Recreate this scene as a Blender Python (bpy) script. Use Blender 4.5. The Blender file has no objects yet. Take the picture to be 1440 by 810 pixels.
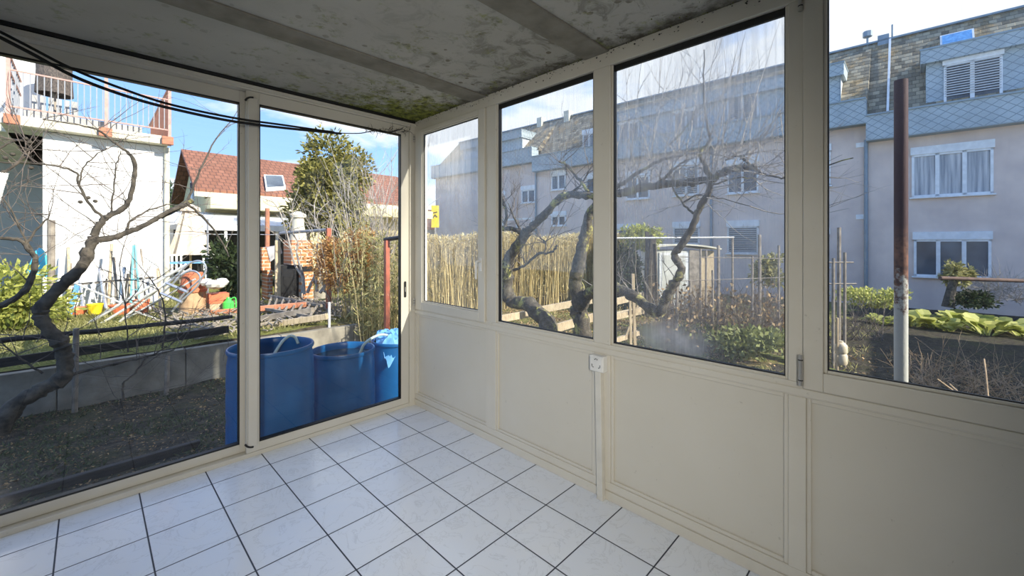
import bpy, bmesh, math, random
from mathutils import Vector, Matrix, noise

S = bpy.context.scene
COL = S.collection
PI = math.pi

# ------------------------------------------------------------------ camera geometry (used to measure real positions)
HC, FP, HY = 1.405, 579.3, 342.0
_a = math.radians(44.27)
FW = Vector((math.cos(_a), math.sin(_a), 0)); RT = Vector((math.sin(_a), -math.cos(_a), 0))
D0 = 3.603
CAM = -(FW*D0 - RT*0.240*D0); CAM.z = HC
def ray(px): return FW + RT*((px-720)/FP)
def P(px, py, k): v = CAM + ray(px)*k; v.z = HC + (HY-py)/FP*k; return v
def PY(px, py, y): return P(px, py, (y-CAM.y)/ray(px).y)
def PX(px, py, x): return P(px, py, (x-CAM.x)/ray(px).x)
def G(px, py, z): return P(px, py, (HC-z)*FP/(py-HY))
FX0, FSL = 18.6, -0.052
def fac_x(a): return FX0 + FSL*(a+3.2)
def FA(px, py, b=0.0):           # point on the apartment facade plane, b metres behind it
    r = ray(px); k = (FX0+b + FSL*(CAM.y+3.2) - CAM.x)/(r.x - FSL*r.y)
    v = P(px, py, k); return v.y, v.z

# ------------------------------------------------------------------ materials
def newmat(name):
    m = bpy.data.materials.new(name); m.use_nodes = True
    nt = m.node_tree; nt.nodes.clear()
    out = nt.nodes.new('ShaderNodeOutputMaterial')
    return m, nt, out
def N(nt, t, **kw):
    n = nt.nodes.new(t)
    for k, v in kw.items():
        if k.startswith('_'): setattr(n, k[1:], v)
        else: n.inputs[k].default_value = v
    return n
def L(nt, a, b): nt.links.new(a, b)
def coords(nt, world=False):
    if world: return nt.nodes.new('ShaderNodeNewGeometry').outputs['Position']
    return nt.nodes.new('ShaderNodeTexCoord').outputs['Object']
def ramp(nt, src, stops):
    r = nt.nodes.new('ShaderNodeValToRGB'); cr = r.color_ramp
    while len(cr.elements) < len(stops): cr.elements.new(0.5)
    for e, (p, c) in zip(cr.elements, stops):
        e.position = p
        e.color = (c, c, c, 1) if isinstance(c, (int, float)) else (*c[:3], 1)
    L(nt, src, r.inputs[0]); return r.outputs[0]
def noise_(nt, vec, scale, detail=4, rough=.55, dist=0, stretch=None):
    if stretch:
        mp = nt.nodes.new('ShaderNodeMapping'); mp.inputs['Scale'].default_value = stretch
        L(nt, vec, mp.inputs[0]); vec = mp.outputs[0]
    n = N(nt, 'ShaderNodeTexNoise', Scale=scale, Detail=detail, Roughness=rough, Distortion=dist)
    L(nt, vec, n.inputs['Vector']); return n.outputs['Fac']
def mixc(nt, f, a, b, mode='MIX'):
    n = nt.nodes.new('ShaderNodeMix'); n.data_type = 'RGBA'; n.blend_type = mode
    for s, v in ((0, f), (6, a), (7, b)):
        if isinstance(v, (int, float)): n.inputs[s].default_value = v
        elif isinstance(v, tuple): n.inputs[s].default_value = (*v[:3], 1)
        else: L(nt, v, n.inputs[s])
    return n.outputs[2]
def math_(nt, op, a, b=0.0, c=0.0, clamp=False):
    n = nt.nodes.new('ShaderNodeMath'); n.operation = op; n.use_clamp = clamp
    for i, v in enumerate((a, b, c)):
        if isinstance(v, (int, float)): n.inputs[i].default_value = v
        else: L(nt, v, n.inputs[i])
    return n.outputs[0]
def bump_(nt, h, strength=.3, dist=.01):
    b = N(nt, 'ShaderNodeBump', Strength=strength, Distance=dist); L(nt, h, b.inputs['Height']); return b.outputs[0]
def princ(nt, out, col, rough=.6, metal=0, normal=None, spec=None):
    b = nt.nodes.new('ShaderNodeBsdfPrincipled')
    if isinstance(col, tuple): b.inputs['Base Color'].default_value = (*col[:3], 1)
    else: L(nt, col, b.inputs['Base Color'])
    if isinstance(rough, (int, float)): b.inputs['Roughness'].default_value = rough
    else: L(nt, rough, b.inputs['Roughness'])
    b.inputs['Metallic'].default_value = metal
    if spec is not None: b.inputs['Specular IOR Level'].default_value = spec
    if normal is not None: L(nt, normal, b.inputs['Normal'])
    L(nt, b.outputs[0], out.inputs[0]); return b
def basic(name, c1, c2=None, scale=6, rough=.6, metal=0, bump=0, detail=4, stretch=None, lo=.35, hi=.65, spec=None):
    m, nt, out = newmat(name); v = coords(nt)
    c2 = c2 or tuple(x*.85 for x in c1)
    n = noise_(nt, v, scale, detail, stretch=stretch)
    col = ramp(nt, n, [(lo, c2), (hi, c1)])
    princ(nt, out, col, rough, metal, bump_(nt, n, bump, .01) if bump else None, spec)
    return m
def leafmat(name, ca, cb, trans=.35, rough=.6):
    m, nt, out = newmat(name)
    g = nt.nodes.new('ShaderNodeNewGeometry')
    col = ramp(nt, g.outputs['Random Per Island'], [(0, ca), (1, cb)])
    b = nt.nodes.new('ShaderNodeBsdfPrincipled'); L(nt, col, b.inputs['Base Color']); b.inputs['Roughness'].default_value = rough
    b.inputs['Specular IOR Level'].default_value = .25
    t = nt.nodes.new('ShaderNodeBsdfTranslucent'); L(nt, col, t.inputs[0])
    mx = N(nt, 'ShaderNodeMixShader', Fac=trans); L(nt, b.outputs[0], mx.inputs[1]); L(nt, t.outputs[0], mx.inputs[2])
    L(nt, mx.outputs[0], out.inputs[0]); return m

M = {}
# painted frame: cream enamel with grime
def frame_mat(name, c, c2):
    m, nt, out = newmat(name); v = coords(nt, True)
    n = noise_(nt, v, 2.2, 6, .6); n2 = noise_(nt, v, 40, 3)
    col = mixc(nt, ramp(nt, n, [(.35, 0.0), (.75, .55)]), c, c2)
    sp = ramp(nt, noise_(nt, v, 28, 5, .7), [(.66, 0.0), (.72, .35)])
    col = mixc(nt, sp, col, (.22, .19, .13))
    princ(nt, out, col, .38, 0, bump_(nt, n2, .05, .004)); return m
M['frame'] = frame_mat('cream_painted_frame', (.66, .625, .54), (.58, .53, .43))
M['panel'] = frame_mat('cream_panel', (.64, .605, .52), (.59, .55, .455))
M['white'] = basic('white_plastic', (.8, .79, .75), rough=.35)
M['trunk'] = basic('cream_plastic', (.70, .67, .59), rough=.4)
M['gasket'] = basic('black_gasket', (.012, .012, .012), rough=.5)
M['plaster'] = basic('interior_plaster', (.72, .70, .65), (.66, .64, .58), 3, .8)
M['cable'] = basic('black_cable', (.008, .008, .008), rough=.55)
M['steel'] = basic('brushed_steel', (.62, .60, .56), rough=.3, metal=.8)
M['darkmetal'] = basic('dark_metal', (.02, .02, .022), rough=.35, metal=.3)

def floor_mat():
    m, nt, out = newmat('glazed_floor_tiles'); v = coords(nt, True)
    sp = nt.nodes.new('ShaderNodeSeparateXYZ'); L(nt, v, sp.inputs[0])
    pitch = .3030
    def cell(o, off):
        q = math_(nt, 'DIVIDE', math_(nt, 'ADD', o, off), pitch)
        fr = math_(nt, 'FRACT', q); fl = math_(nt, 'FLOOR', q)
        dd = math_(nt, 'MINIMUM', fr, math_(nt, 'SUBTRACT', 1.0, fr))
        return dd, fl
    dx, fx = cell(sp.outputs[0], 0.266+pitch*20); dy, fy = cell(sp.outputs[1], 0.206+pitch*20)
    dm = math_(nt, 'MINIMUM', dx, dy)
    tile = ramp(nt, dm, [(.0085, 0.0), (.0125, 1.0)])
    cmb = nt.nodes.new('ShaderNodeCombineXYZ'); L(nt, fx, cmb.inputs[0]); L(nt, fy, cmb.inputs[1])
    wn = nt.nodes.new('ShaderNodeTexWhiteNoise'); L(nt, cmb.outputs[0], wn.inputs[0])
    # offset the veins per tile
    ad = nt.nodes.new('ShaderNodeVectorMath'); ad.operation = 'MULTIPLY_ADD'
    L(nt, wn.outputs['Color'], ad.inputs[0]); ad.inputs[1].default_value = (9, 9, 9); L(nt, v, ad.inputs[2])
    vein = noise_(nt, ad.outputs[0], 5, 7, .62, 1.6)
    vline = ramp(nt, math_(nt, 'ABSOLUTE', math_(nt, 'SUBTRACT', vein, .5)), [(0, 1.0), (.018, 0.0)])
    base = mixc(nt, wn.outputs['Value'], (.76, .80, .86), (.83, .86, .90))
    base = mixc(nt, math_(nt, 'MULTIPLY', vline, .38), base, (.50, .52, .54))
    mott = ramp(nt, noise_(nt, ad.outputs[0], 9, 5), [(.4, 0.0), (.7, .25)])
    base = mixc(nt, mott, base, (.84, .84, .82))
    dirt = ramp(nt, noise_(nt, v, 34, 6, .7), [(.73, 0.0), (.76, .7)])
    base = mixc(nt, dirt, base, (.35, .32, .27))
    col = mixc(nt, tile, (.035, .042, .06), base)
    rg = ramp(nt, noise_(nt, v, 6, 5, .6), [(.3, .10), (.7, .26)])
    rg = mixc(nt, tile, (.7, .7, .7), rg)
    nrm = bump_(nt, math_(nt, 'ADD', tile, math_(nt, 'MULTIPLY', noise_(nt, v, 4, 3), .12)), .5, .0018)
    princ(nt, out, col, rg, 0, nrm); return m
M['tiles'] = floor_mat()

def ceiling_mat():
    m, nt, out = newmat('mouldy_ceiling_board'); v = coords(nt, True)
    sp = nt.nodes.new('ShaderNodeSeparateXYZ'); L(nt, v, sp.inputs[0])
    base = mixc(nt, ramp(nt, noise_(nt, v, 1.7, 5), [(.35, 0.0), (.7, 1.0)]), (.50, .485, .43), (.42, .405, .355))
    # flaking brown spots, denser toward the window wall
    edge = math_(nt, 'MULTIPLY_ADD', sp.outputs[0], .62, 1.05, clamp=True)      # 1 at x=0, fades at x=-1.7
    vo = N(nt, 'ShaderNodeTexVoronoi', Scale=11.0, Randomness=1.0); L(nt, v, vo.inputs['Vector'])
    spot = ramp(nt, math_(nt, 'ADD', vo.outputs['Distance'], math_(nt, 'MULTIPLY', noise_(nt, v, 30, 4), .22)), [(.27, 1.0), (.30, 0.0)])
    keep = ramp(nt, noise_(nt, v, 3.1, 3), [(.43, 0.0), (.50, 1.0)])
    sf = math_(nt, 'MULTIPLY', math_(nt, 'MULTIPLY', spot, keep), math_(nt, 'MULTIPLY_ADD', edge, .7, .25))
    base = mixc(nt, sf, base, (.17, .145, .10))
    # dark streaks of mould
    st = ramp(nt, noise_(nt, v, 6.5, 9, .74, .9), [(.50, 0.0), (.60, 1.0)])
    e2 = math_(nt, 'POWER', edge, 1.7)
    base = mixc(nt, math_(nt, 'MULTIPLY', math_(nt, 'MULTIPLY', st, e2), .75), base, (.10, .09, .06))
    # very edge black
    e3 = math_(nt, 'ADD', math_(nt, 'MULTIPLY_ADD', sp.outputs[0], 7.0, 1.0), math_(nt, 'MULTIPLY_ADD', noise_(nt, v, 9, 8, .75), 2.6, -1.35))
    base = mixc(nt, math_(nt, 'MULTIPLY', math_(nt, 'MAXIMUM', e3, 0.0, clamp=True), .85, clamp=True), base, (.05, .042, .025))
    # green algae in the corner
    gx = math_(nt, 'MULTIPLY_ADD', sp.outputs[0], .95, 1.0)
    gy = math_(nt, 'MULTIPLY_ADD', sp.outputs[1], 1.1, 1.0)
    gm = math_(nt, 'MULTIPLY', math_(nt, 'MAXIMUM', gx, 0.0), math_(nt, 'MAXIMUM', gy, 0.0))
    far = math_(nt, 'MULTIPLY', math_(nt, 'MAXIMUM', math_(nt, 'MULTIPLY_ADD', sp.outputs[0], .5, 1.0), 0.0),
                math_(nt, 'MAXIMUM', math_(nt, 'MULTIPLY_ADD', sp.outputs[1], 3.4, 1.0), 0.0))
    gm = math_(nt, 'MAXIMUM', gm, math_(nt, 'MULTIPLY', far, .62))
    gn = math_(nt, 'ADD', gm, math_(nt, 'MULTIPLY_ADD', noise_(nt, v, 7, 9, .75), 2.4, -1.18))
    gf = ramp(nt, gn, [(.15, 0.0), (.55, 1.0)])
    gcol = ramp(nt, noise_(nt, v, 22, 5, .7), [(.38, (.05, .055, .012)), (.6, (.27, .29, .045))])
    base = mixc(nt, gf, base, gcol)
    h = noise_(nt, v, 26, 6, .7)
    princ(nt, out, base, .85, 0, bump_(nt, h, .35, .006)); return m
M['ceiling'] = ceiling_mat()
M['batten'] = basic('grey_ceiling_batten', (.27, .25, .205), (.19, .175, .14), 9, .75, bump=.2, detail=7)

def glass_mat(name, haze, streak=True, tint=(.97, .99, .98)):
    m, nt, out = newmat(name); v = coords(nt, True)
    lw = N(nt, 'ShaderNodeLayerWeight', Blend=.5)
    f5 = math_(nt, 'POWER', lw.outputs['Facing'], 4.5)
    fr = math_(nt, 'MULTIPLY_ADD', f5, .8, .055)
    tr = nt.nodes.new('ShaderNodeBsdfTransparent'); tr.inputs[0].default_value = (*tint, 1)
    gl = N(nt, 'ShaderNodeBsdfGlossy', Roughness=.0); gl.inputs[0].default_value = (.9, .9, .9, 1)
    mx = nt.nodes.new('ShaderNodeMixShader'); L(nt, fr, mx.inputs[0]); L(nt, tr.outputs[0], mx.inputs[1]); L(nt, gl.outputs[0], mx.inputs[2])
    last = mx.outputs[0]
    if haze > 0:
        sp = nt.nodes.new('ShaderNodeSeparateXYZ'); L(nt, v, sp.inputs[0])
        n1 = noise_(nt, v, 1.6, 4, .5)
        s1 = noise_(nt, v, 1, 4, .6, stretch=(20, 34, 1.1))     # runs of water down the pane
        s2 = noise_(nt, v, 1, 3, .6, stretch=(60, 110, 9))
        zup = ramp(nt, math_(nt, 'MULTIPLY_ADD', sp.outputs[2], .62, -.62), [(.0, .30), (.35, .45), (.62, 1.0), (1.0, 1.0)])
        body = math_(nt, 'MULTIPLY', ramp(nt, n1, [(.3, .35), (.7, 1.0)]), zup)
        run = ramp(nt, s1, [(.38, .62), (.5, 1.0), (.62, .72)])
        drop = ramp(nt, s2, [(.60, 0.0), (.70, 1.0)])
        fz = math_(nt, 'MULTIPLY', math_(nt, 'MULTIPLY', body, run), haze)
        fz = math_(nt, 'ADD', fz, math_(nt, 'MULTIPLY', math_(nt, 'MULTIPLY', drop, zup), haze*.35), clamp=True)
        # fog patch at the foot of the third window
        q = nt.nodes.new('ShaderNodeVectorMath'); q.operation = 'SUBTRACT'; L(nt, v, q.inputs[0]); q.inputs[1].default_value = (0, -2.28, .93)
        q2 = nt.nodes.new('ShaderNodeVectorMath'); q2.operation = 'MULTIPLY'; L(nt, q.outputs[0], q2.inputs[0]); q2.inputs[1].default_value = (0, 4.2, 9)
        q3 = nt.nodes.new('ShaderNodeVectorMath'); q3.operation = 'LENGTH'; L(nt, q2.outputs[0], q3.inputs[0])
        patch = math_(nt, 'MULTIPLY', ramp(nt, q3.outputs['Value'], [(.2, 1.0), (1.0, 0.0)]), ramp(nt, noise_(nt, v, 9, 5), [(.3, .3), (.6, 1.0)]))
        fz = math_(nt, 'ADD', fz, math_(nt, 'MULTIPLY', patch, .45), clamp=True)
        df = nt.nodes.new('ShaderNodeBsdfDiffuse'); df.inputs[0].default_value = (1, 1, 1, 1)
        tl = nt.nodes.new('ShaderNodeBsdfTranslucent'); tl.inputs[0].default_value = (1, 1, 1, 1)
        m2 = N(nt, 'ShaderNodeMixShader', Fac=.93); L(nt, df.outputs[0], m2.inputs[1]); L(nt, tl.outputs[0], m2.inputs[2])
        m3 = nt.nodes.new('ShaderNodeMixShader'); L(nt, fz, m3.inputs[0]); L(nt, last, m3.inputs[1]); L(nt, m2.outputs[0], m3.inputs[2])
        last = m3.outputs[0]
    L(nt, last, out.inputs[0]); return m
M['glass'] = glass_mat('clear_glass', 0, tint=(.96, .98, .98))
M['glass_fog'] = glass_mat('condensation_glass', .60)
M['glass_fog2'] = glass_mat('streaked_glass', .36)
M['glass_fog3'] = glass_mat('dripping_glass', .70)
M['glass_light'] = glass_mat('dusty_glass', .10)

def ground_mat():
    m, nt, out = newmat('garden_ground'); v = coords(nt, True)
    sp = nt.nodes.new('ShaderNodeSeparateXYZ'); L(nt, v, sp.inputs[0])
    n = noise_(nt, v, 14, 8, .7); nb = noise_(nt, v, 1.3, 5)
    soil = ramp(nt, n, [(.3, (.018, .016, .013)), (.5, (.06, .052, .04)), (.7, (.16, .13, .09))])
    grass = ramp(nt, noise_(nt, v, 30, 6, .7), [(.3, (.07, .08, .02)), (.55, (.25, .25, .07)), (.75, (.48, .42, .2))])
    litter = ramp(nt, noise_(nt, v, 40, 5, .75), [(.35, (.07, .05, .03)), (.6, (.36, .27, .14)), (.75, (.6, .48, .28))])
    right = ramp(nt, math_(nt, 'ADD', sp.outputs[0], math_(nt, 'MULTIPLY', nb, 1.5)), [(0.0, 0.0), (1.0, 1.0)])
    # terrace (y > 3)
    ter = math_(nt, 'GREATER_THAN', sp.outputs[1], 3.0)
    bedR = math_(nt, 'MULTIPLY', math_(nt, 'GREATER_THAN', sp.outputs[0], .6), math_(nt, 'LESS_THAN', math_(nt, 'ADD', sp.outputs[1], math_(nt, 'MULTIPLY', nb, 2.0)), -.6))
    c = mixc(nt, ter, soil, grass)
    mixed = mixc(nt, ramp(nt, nb, [(.4, 0.0), (.55, 1.0)]), litter, grass)
    rr = math_(nt, 'MULTIPLY', math_(nt, 'GREATER_THAN', sp.outputs[0], .6), 1.0)
    c = mixc(nt, rr, c, mixed)
    c = mixc(nt, bedR, c, soil)
    gl = ramp(nt, noise_(nt, v, 3.2, 6, .65), [(.5, 0.0), (.62, .55)])
    c = mixc(nt, math_(nt, 'MULTIPLY', gl, math_(nt, 'SUBTRACT', 1.0, ter)), c, (.085, .085, .04))
    princ(nt, out, c, .95, 0, bump_(nt, n, .9, .05), .1); return m
M['ground'] = ground_mat()

def bricklike(name, c1, c2, mortar, scale, bw=.5, rh=.25, ms=.02, rough=.85, rot=None, offset=.5):
    m, nt, out = newmat(name); v = coords(nt, True)
    if rot:
        mp = nt.nodes.new('ShaderNodeMapping'); mp.inputs['Rotation'].default_value = rot; L(nt, v, mp.inputs[0]); v = mp.outputs[0]
    b = N(nt, 'ShaderNodeTexBrick', Scale=scale); b.offset = offset
    b.inputs['Color1'].default_value = (*c1, 1); b.inputs['Color2'].default_value = (*c2, 1); b.inputs['Mortar'].default_value = (*mortar, 1)
    b.inputs['Mortar Size'].default_value = ms; b.inputs['Brick Width'].default_value = bw; b.inputs['Row Height'].default_value = rh
    L(nt, v, b.inputs['Vector'])
    n = noise_(nt, v, 3, 6)
    col = mixc(nt, ramp(nt, n, [(.35, 0.0), (.7, .5)]), b.outputs['Color'], tuple(x*.45 for x in c2))
    princ(nt, out, col, rough, 0, bump_(nt, b.outputs['Fac'], -.6, .02)); return m
M['brick'] = bricklike('orange_brick', (.62, .20, .07), (.74, .30, .12), (.75, .66, .52), 1, .22, .075, .010, rot=(PI/2, 0, 0))
M['brick_y'] = bricklike('orange_brick_side', (.62, .20, .07), (.74, .30, .12), (.75, .66, .52), 1, .22, .075, .010, rot=(PI/2, 0, PI/2))
M['rooftile'] = bricklike('brown_clay_rooftiles', (.27, .115, .07), (.34, .15, .095), (.12, .055, .04), 1, .22, .26, .018)
def mansard():
    m, nt, out = newmat('mossy_mansard_tiles'); v = coords(nt)
    sp = nt.nodes.new('ShaderNodeSeparateXYZ'); L(nt, v, sp.inputs[0])
    row = math_(nt, 'DIVIDE', sp.outputs[2], .17); fr = math_(nt, 'FRACT', row); fl = math_(nt, 'FLOOR', row)
    cc = math_(nt, 'ADD', math_(nt, 'DIVIDE', sp.outputs[1], .20), math_(nt, 'MULTIPLY', math_(nt, 'MODULO', fl, 2.0), .5)); cf_ = math_(nt, 'FRACT', cc)
    cb = nt.nodes.new('ShaderNodeCombineXYZ'); L(nt, fl, cb.inputs[0]); L(nt, math_(nt, 'FLOOR', cc), cb.inputs[1])
    wn = nt.nodes.new('ShaderNodeTexWhiteNoise'); L(nt, cb.outputs[0], wn.inputs[0])
    c = ramp(nt, wn.outputs['Value'], [(0, (.13, .115, .085)), (.5, (.25, .22, .16)), (1, (.42, .36, .25))])
    li = ramp(nt, noise_(nt, v, 1.1, 8, .7), [(.52, 0.0), (.62, .8)])
    c = mixc(nt, li, c, ramp(nt, noise_(nt, v, 7, 6, .7), [(.4, (.16, .12, .06)), (.6, (.50, .33, .15))]))
    e = math_(nt, 'MULTIPLY', ramp(nt, fr, [(.0, .25), (.22, 1.0)]), ramp(nt, cf_, [(.0, .35), (.1, 1.0)]))
    c = mixc(nt, e, (.05, .045, .036), c)
    princ(nt, out, c, .95, 0, bump_(nt, e, .6, .03)); return m
M['mansard'] = mansard()
M['cladding'] = None
def cladding_mat():    # fish-scale fibre cement shingles, fac plane is y-z
    m, nt, out = newmat('blue_grey_shingle_cladding'); v = coords(nt, True)
    sp = nt.nodes.new('ShaderNodeSeparateXYZ'); L(nt, v, sp.inputs[0])
    w, h = .34, .26
    a = math_(nt, 'DIVIDE', sp.outputs[1], w); b = math_(nt, 'DIVIDE', sp.outputs[2], h)
    p = math_(nt, 'PINGPONG', math_(nt, 'ADD', a, b), .5); q = math_(nt, 'PINGPONG', math_(nt, 'SUBTRACT', a, b), .5)
    mn = math_(nt, 'MINIMUM', p, q)
    ln = ramp(nt, mn, [(.02, 0.0), (.07, 1.0)])
    n = noise_(nt, v, 2, 5)
    base = ramp(nt, n, [(.3, (.33, .39, .42)), (.7, (.44, .51, .54))])
    col = mixc(nt, ln, (.21, .26, .285), base)
    princ(nt, out, col, .7, 0, bump_(nt, ln, .4, .01)); return m
M['cladding'] = cladding_mat()
M['blue_grey'] = basic('blue_grey_sheet_metal', (.30, .37, .40), (.23, .29, .33), 3, .5)
M['facade'] = basic('pinkish_grey_render', (.78, .64, .55), (.64, .52, .46), 1.1, .9, bump=.1, detail=7)
M['winwhite'] = basic('white_window_frame', (.85, .86, .86), rough=.4)
M['pane'] = basic('dark_window_pane', (.13, .16, .19), (.05, .06, .08), .8, .08)
M['curtain'] = basic('grey_curtain', (.62, .62, .62), (.28, .30, .33), 1, .9, stretch=(12, 12, .6))
M['blind'] = basic('grey_blind_slats', (.55, .56, .56), rough=.5)
M['zinc'] = basic('zinc_downpipe', (.25, .31, .36), rough=.45, metal=.3)
M['housewhite'] = basic('white_render', (.86, .85, .82), (.78, .77, .74), 1.2, .9, bump=.1)
M['houseshade'] = basic('shade_toned_render', (.50, .54, .60), (.44, .48, .55), 1.2, .9)  # white render with its shade put into the colour; reused on a distant house
M['slab'] = basic('cream_concrete_slab', (.74, .70, .58), (.58, .54, .42), 3, .85)
M['rust'] = basic('rusty_orange_metal', (.55, .22, .12), (.36, .16, .10), 9, .75, bump=.2)
M['pinkrail'] = basic('faded_red_railing', (.62, .36, .30), (.48, .27, .23), 9, .65)
M['greyrail'] = basic('grey_railing', (.30, .31, .34), rough=.5)
M['orangewood'] = basic('orange_brown_boards', (.85, .36, .20), (.66, .25, .13), 4, .8, stretch=(8, 8, .8))
M['thatch'] = basic('dark_woven_thatch', (.16, .13, .11), (.05, .045, .045), 22, .95, bump=.6, stretch=(4, 4, 1))
M['greybox'] = basic('grey_plastic', (.42, .41, .39), rough=.6)
M['brownpipe'] = basic('rusty_brown_pipe', (.16, .09, .065), (.08, .05, .04), 9, .8)
M['redmetal'] = basic('red_painted_steel', (.50, .13, .07), (.33, .10, .06), 9, .6, bump=.15)
def rustpost():
    m, nt, out = newmat('rusty_white_post'); v = coords(nt, True)
    sp = nt.nodes.new('ShaderNodeSeparateXYZ'); L(nt, v, sp.inputs[0])
    f = ramp(nt, math_(nt, 'ADD', math_(nt, 'MULTIPLY_ADD', sp.outputs[2], 1.5, -1.6), math_(nt, 'MULTIPLY_ADD', noise_(nt, v, 18, 7, .7), 1.8, -.55)), [(.3, 0.0), (.5, 1.0)])
    c = mixc(nt, f, (.50, .50, .46), ramp(nt, noise_(nt, v, 30, 6), [(.35, (.05, .018, .014)), (.65, (.20, .085, .05))]))
    hi = ramp(nt, math_(nt, 'MULTIPLY_ADD', sp.outputs[2], 1.6, -2.0), [(.2, 0.0), (.45, 1.0)])
    c = mixc(nt, hi, c, (.045, .014, .02))
    princ(nt, out, c, .75, 0, bump_(nt, noise_(nt, v, 60, 5), .4, .004)); return m
M['rustpost'] = rustpost()
M['concrete'] = basic('weathered_concrete', (.33, .30, .24), (.19, .17, .135), 5, .95, bump=.5, detail=8)
M['timber_dark'] = basic('dark_wet_timber', (.05, .043, .038), (.018, .016, .015), 7, .8, bump=.4, stretch=(1, 6, 6))
M['timber'] = basic('pale_timber', (.62, .50, .33), (.40, .31, .2), 7, .85, bump=.3, stretch=(6, 6, 1))  # pale bare wood
M['timber_grey'] = basic('grey_weathered_wood', (.38, .33, .27), (.20, .17, .14), 8, .9, bump=.3)
M['bark'] = basic('grey_brown_bark', (.125, .105, .08), (.035, .03, .024), 16, .95, bump=.9, detail=8)
def bark2():
    m, nt, out = newmat('lichen_bark'); v = coords(nt, True)
    c = ramp(nt, noise_(nt, v, 22, 8, .7), [(.32, (.025, .021, .018)), (.56, (.105, .09, .07)), (.78, (.28, .25, .20))])
    li = ramp(nt, noise_(nt, v, 5, 6, .7), [(.54, 0.0), (.62, .85)])
    c = mixc(nt, li, c, (.46, .43, .13))
    princ(nt, out, c, .95, 0, bump_(nt, noise_(nt, v, 30, 6), .9, .012)); return m
M['bark2'] = bark2()
M['stalk'] = basic('dry_tan_stalk', (.52, .38, .23), (.26, .17, .10), 12, .8)
M['twig'] = basic('twig_brown', (.20, .16, .13), (.09, .075, .065), 12, .8)
M['twig_sun_pale'] = basic('sun_pale_twig', (.48, .43, .37), (.27, .235, .20), 12, .8)  # twig colour lightened to imitate sun on the shoots
M['barrel'] = basic('blue_plastic_drum', (.006, .115, .33), (.005, .085, .26), 4, .33)
M['water'] = basic('barrel_water', (.012, .03, .045), rough=.04)
M['hose'] = basic('clear_green_hose', (.42, .52, .50), rough=.25)
M['tarp'] = basic('light_blue_tarp', (.16, .42, .75), (.08, .26, .55), 9, .5, bump=.4)
M['cyan'] = basic('cyan_fabric', (.10, .62, .78), (.07, .45, .65), 4, .7)
M['terracotta'] = basic('terracotta', (.66, .20, .09), (.55, .16, .07), 6, .75)
M['log'] = basic('cut_log_wood', (.62, .42, .25), (.42, .27, .15), 8, .9, bump=.3)
M['alu'] = basic('bare_aluminium', (.66, .66, .68), rough=.35, metal=.6)
M['pvc'] = basic('white_plastic_pipe', (.80, .79, .76), (.66, .65, .62), 5, .5)
M['parasol'] = basic('cream_parasol_cloth', (.78, .70, .60), (.60, .50, .40), 5, .85, stretch=(6, 6, .5))
M['greenplastic'] = basic('bright_green_plastic', (.10, .75, .12), rough=.3)
M['orangeplastic'] = basic('orange_red_plastic', (.78, .20, .09), rough=.5)
M['yellow'] = basic('yellow_sign_paint', (.95, .72, .03), rough=.4)
M['yellowwall'] = basic('pale_yellow_render', (.74, .66, .40), (.68, .60, .36), 2, .9)
M['shadow_in'] = basic('terrace_shade_tone', (.045, .04, .038), (.02, .02, .02), 2, .8)  # near-black colour stands for the shade under the terrace roof
M['awning'] = basic('white_corrugated_roof', (.70, .74, .80), (.52, .56, .63), 1, .5, stretch=(14, 1, 1))
M['shed'] = basic('pale_grey_shed_panel', (.66, .66, .60), (.56, .56, .50), 3, .7)
M['redbush'] = leafmat('rusty_bush_leaves', (.34, .18, .06), (.85, .52, .20), .5)
M['reed'] = leafmat('dry_golden_reeds', (.40, .31, .13), (.92, .80, .46), .4)
M['reedcore'] = basic('reed_core', (.34, .28, .13), (.18, .145, .07), 14, .95)
M['evergreen'] = leafmat('yellow_green_leaves', (.06, .075, .02), (.50, .44, .13), .35)
M['darkleaf'] = leafmat('dark_green_leaves', (.012, .022, .01), (.07, .10, .035), .25)
M['bushleaf'] = leafmat('lime_bush_leaves', (.16, .20, .04), (.62, .62, .16), .4)
M['bamboo'] = leafmat('olive_bamboo_leaves', (.16, .16, .06), (.50, .46, .20), .35)
M['cabbage'] = leafmat('lit_green_leaves', (.26, .30, .06), (.78, .76, .28), .45)
M['weed'] = leafmat('green_weed', (.10, .12, .04), (.36, .38, .14), .35)
M['grass'] = leafmat('grass_blades', (.15, .15, .05), (.56, .52, .24), .4)
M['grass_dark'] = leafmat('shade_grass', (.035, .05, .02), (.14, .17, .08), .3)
M['litter'] = leafmat('dry_leaf_litter', (.10, .06, .03), (.55, .38, .19), .2)
M['conifer'] = leafmat('far_conifer', (.05, .09, .05), (.17, .24, .14), .3)
M['moss'] = basic('green_moss', (.17, .20, .03), (.07, .08, .015), 30, .95, bump=.6)

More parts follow.
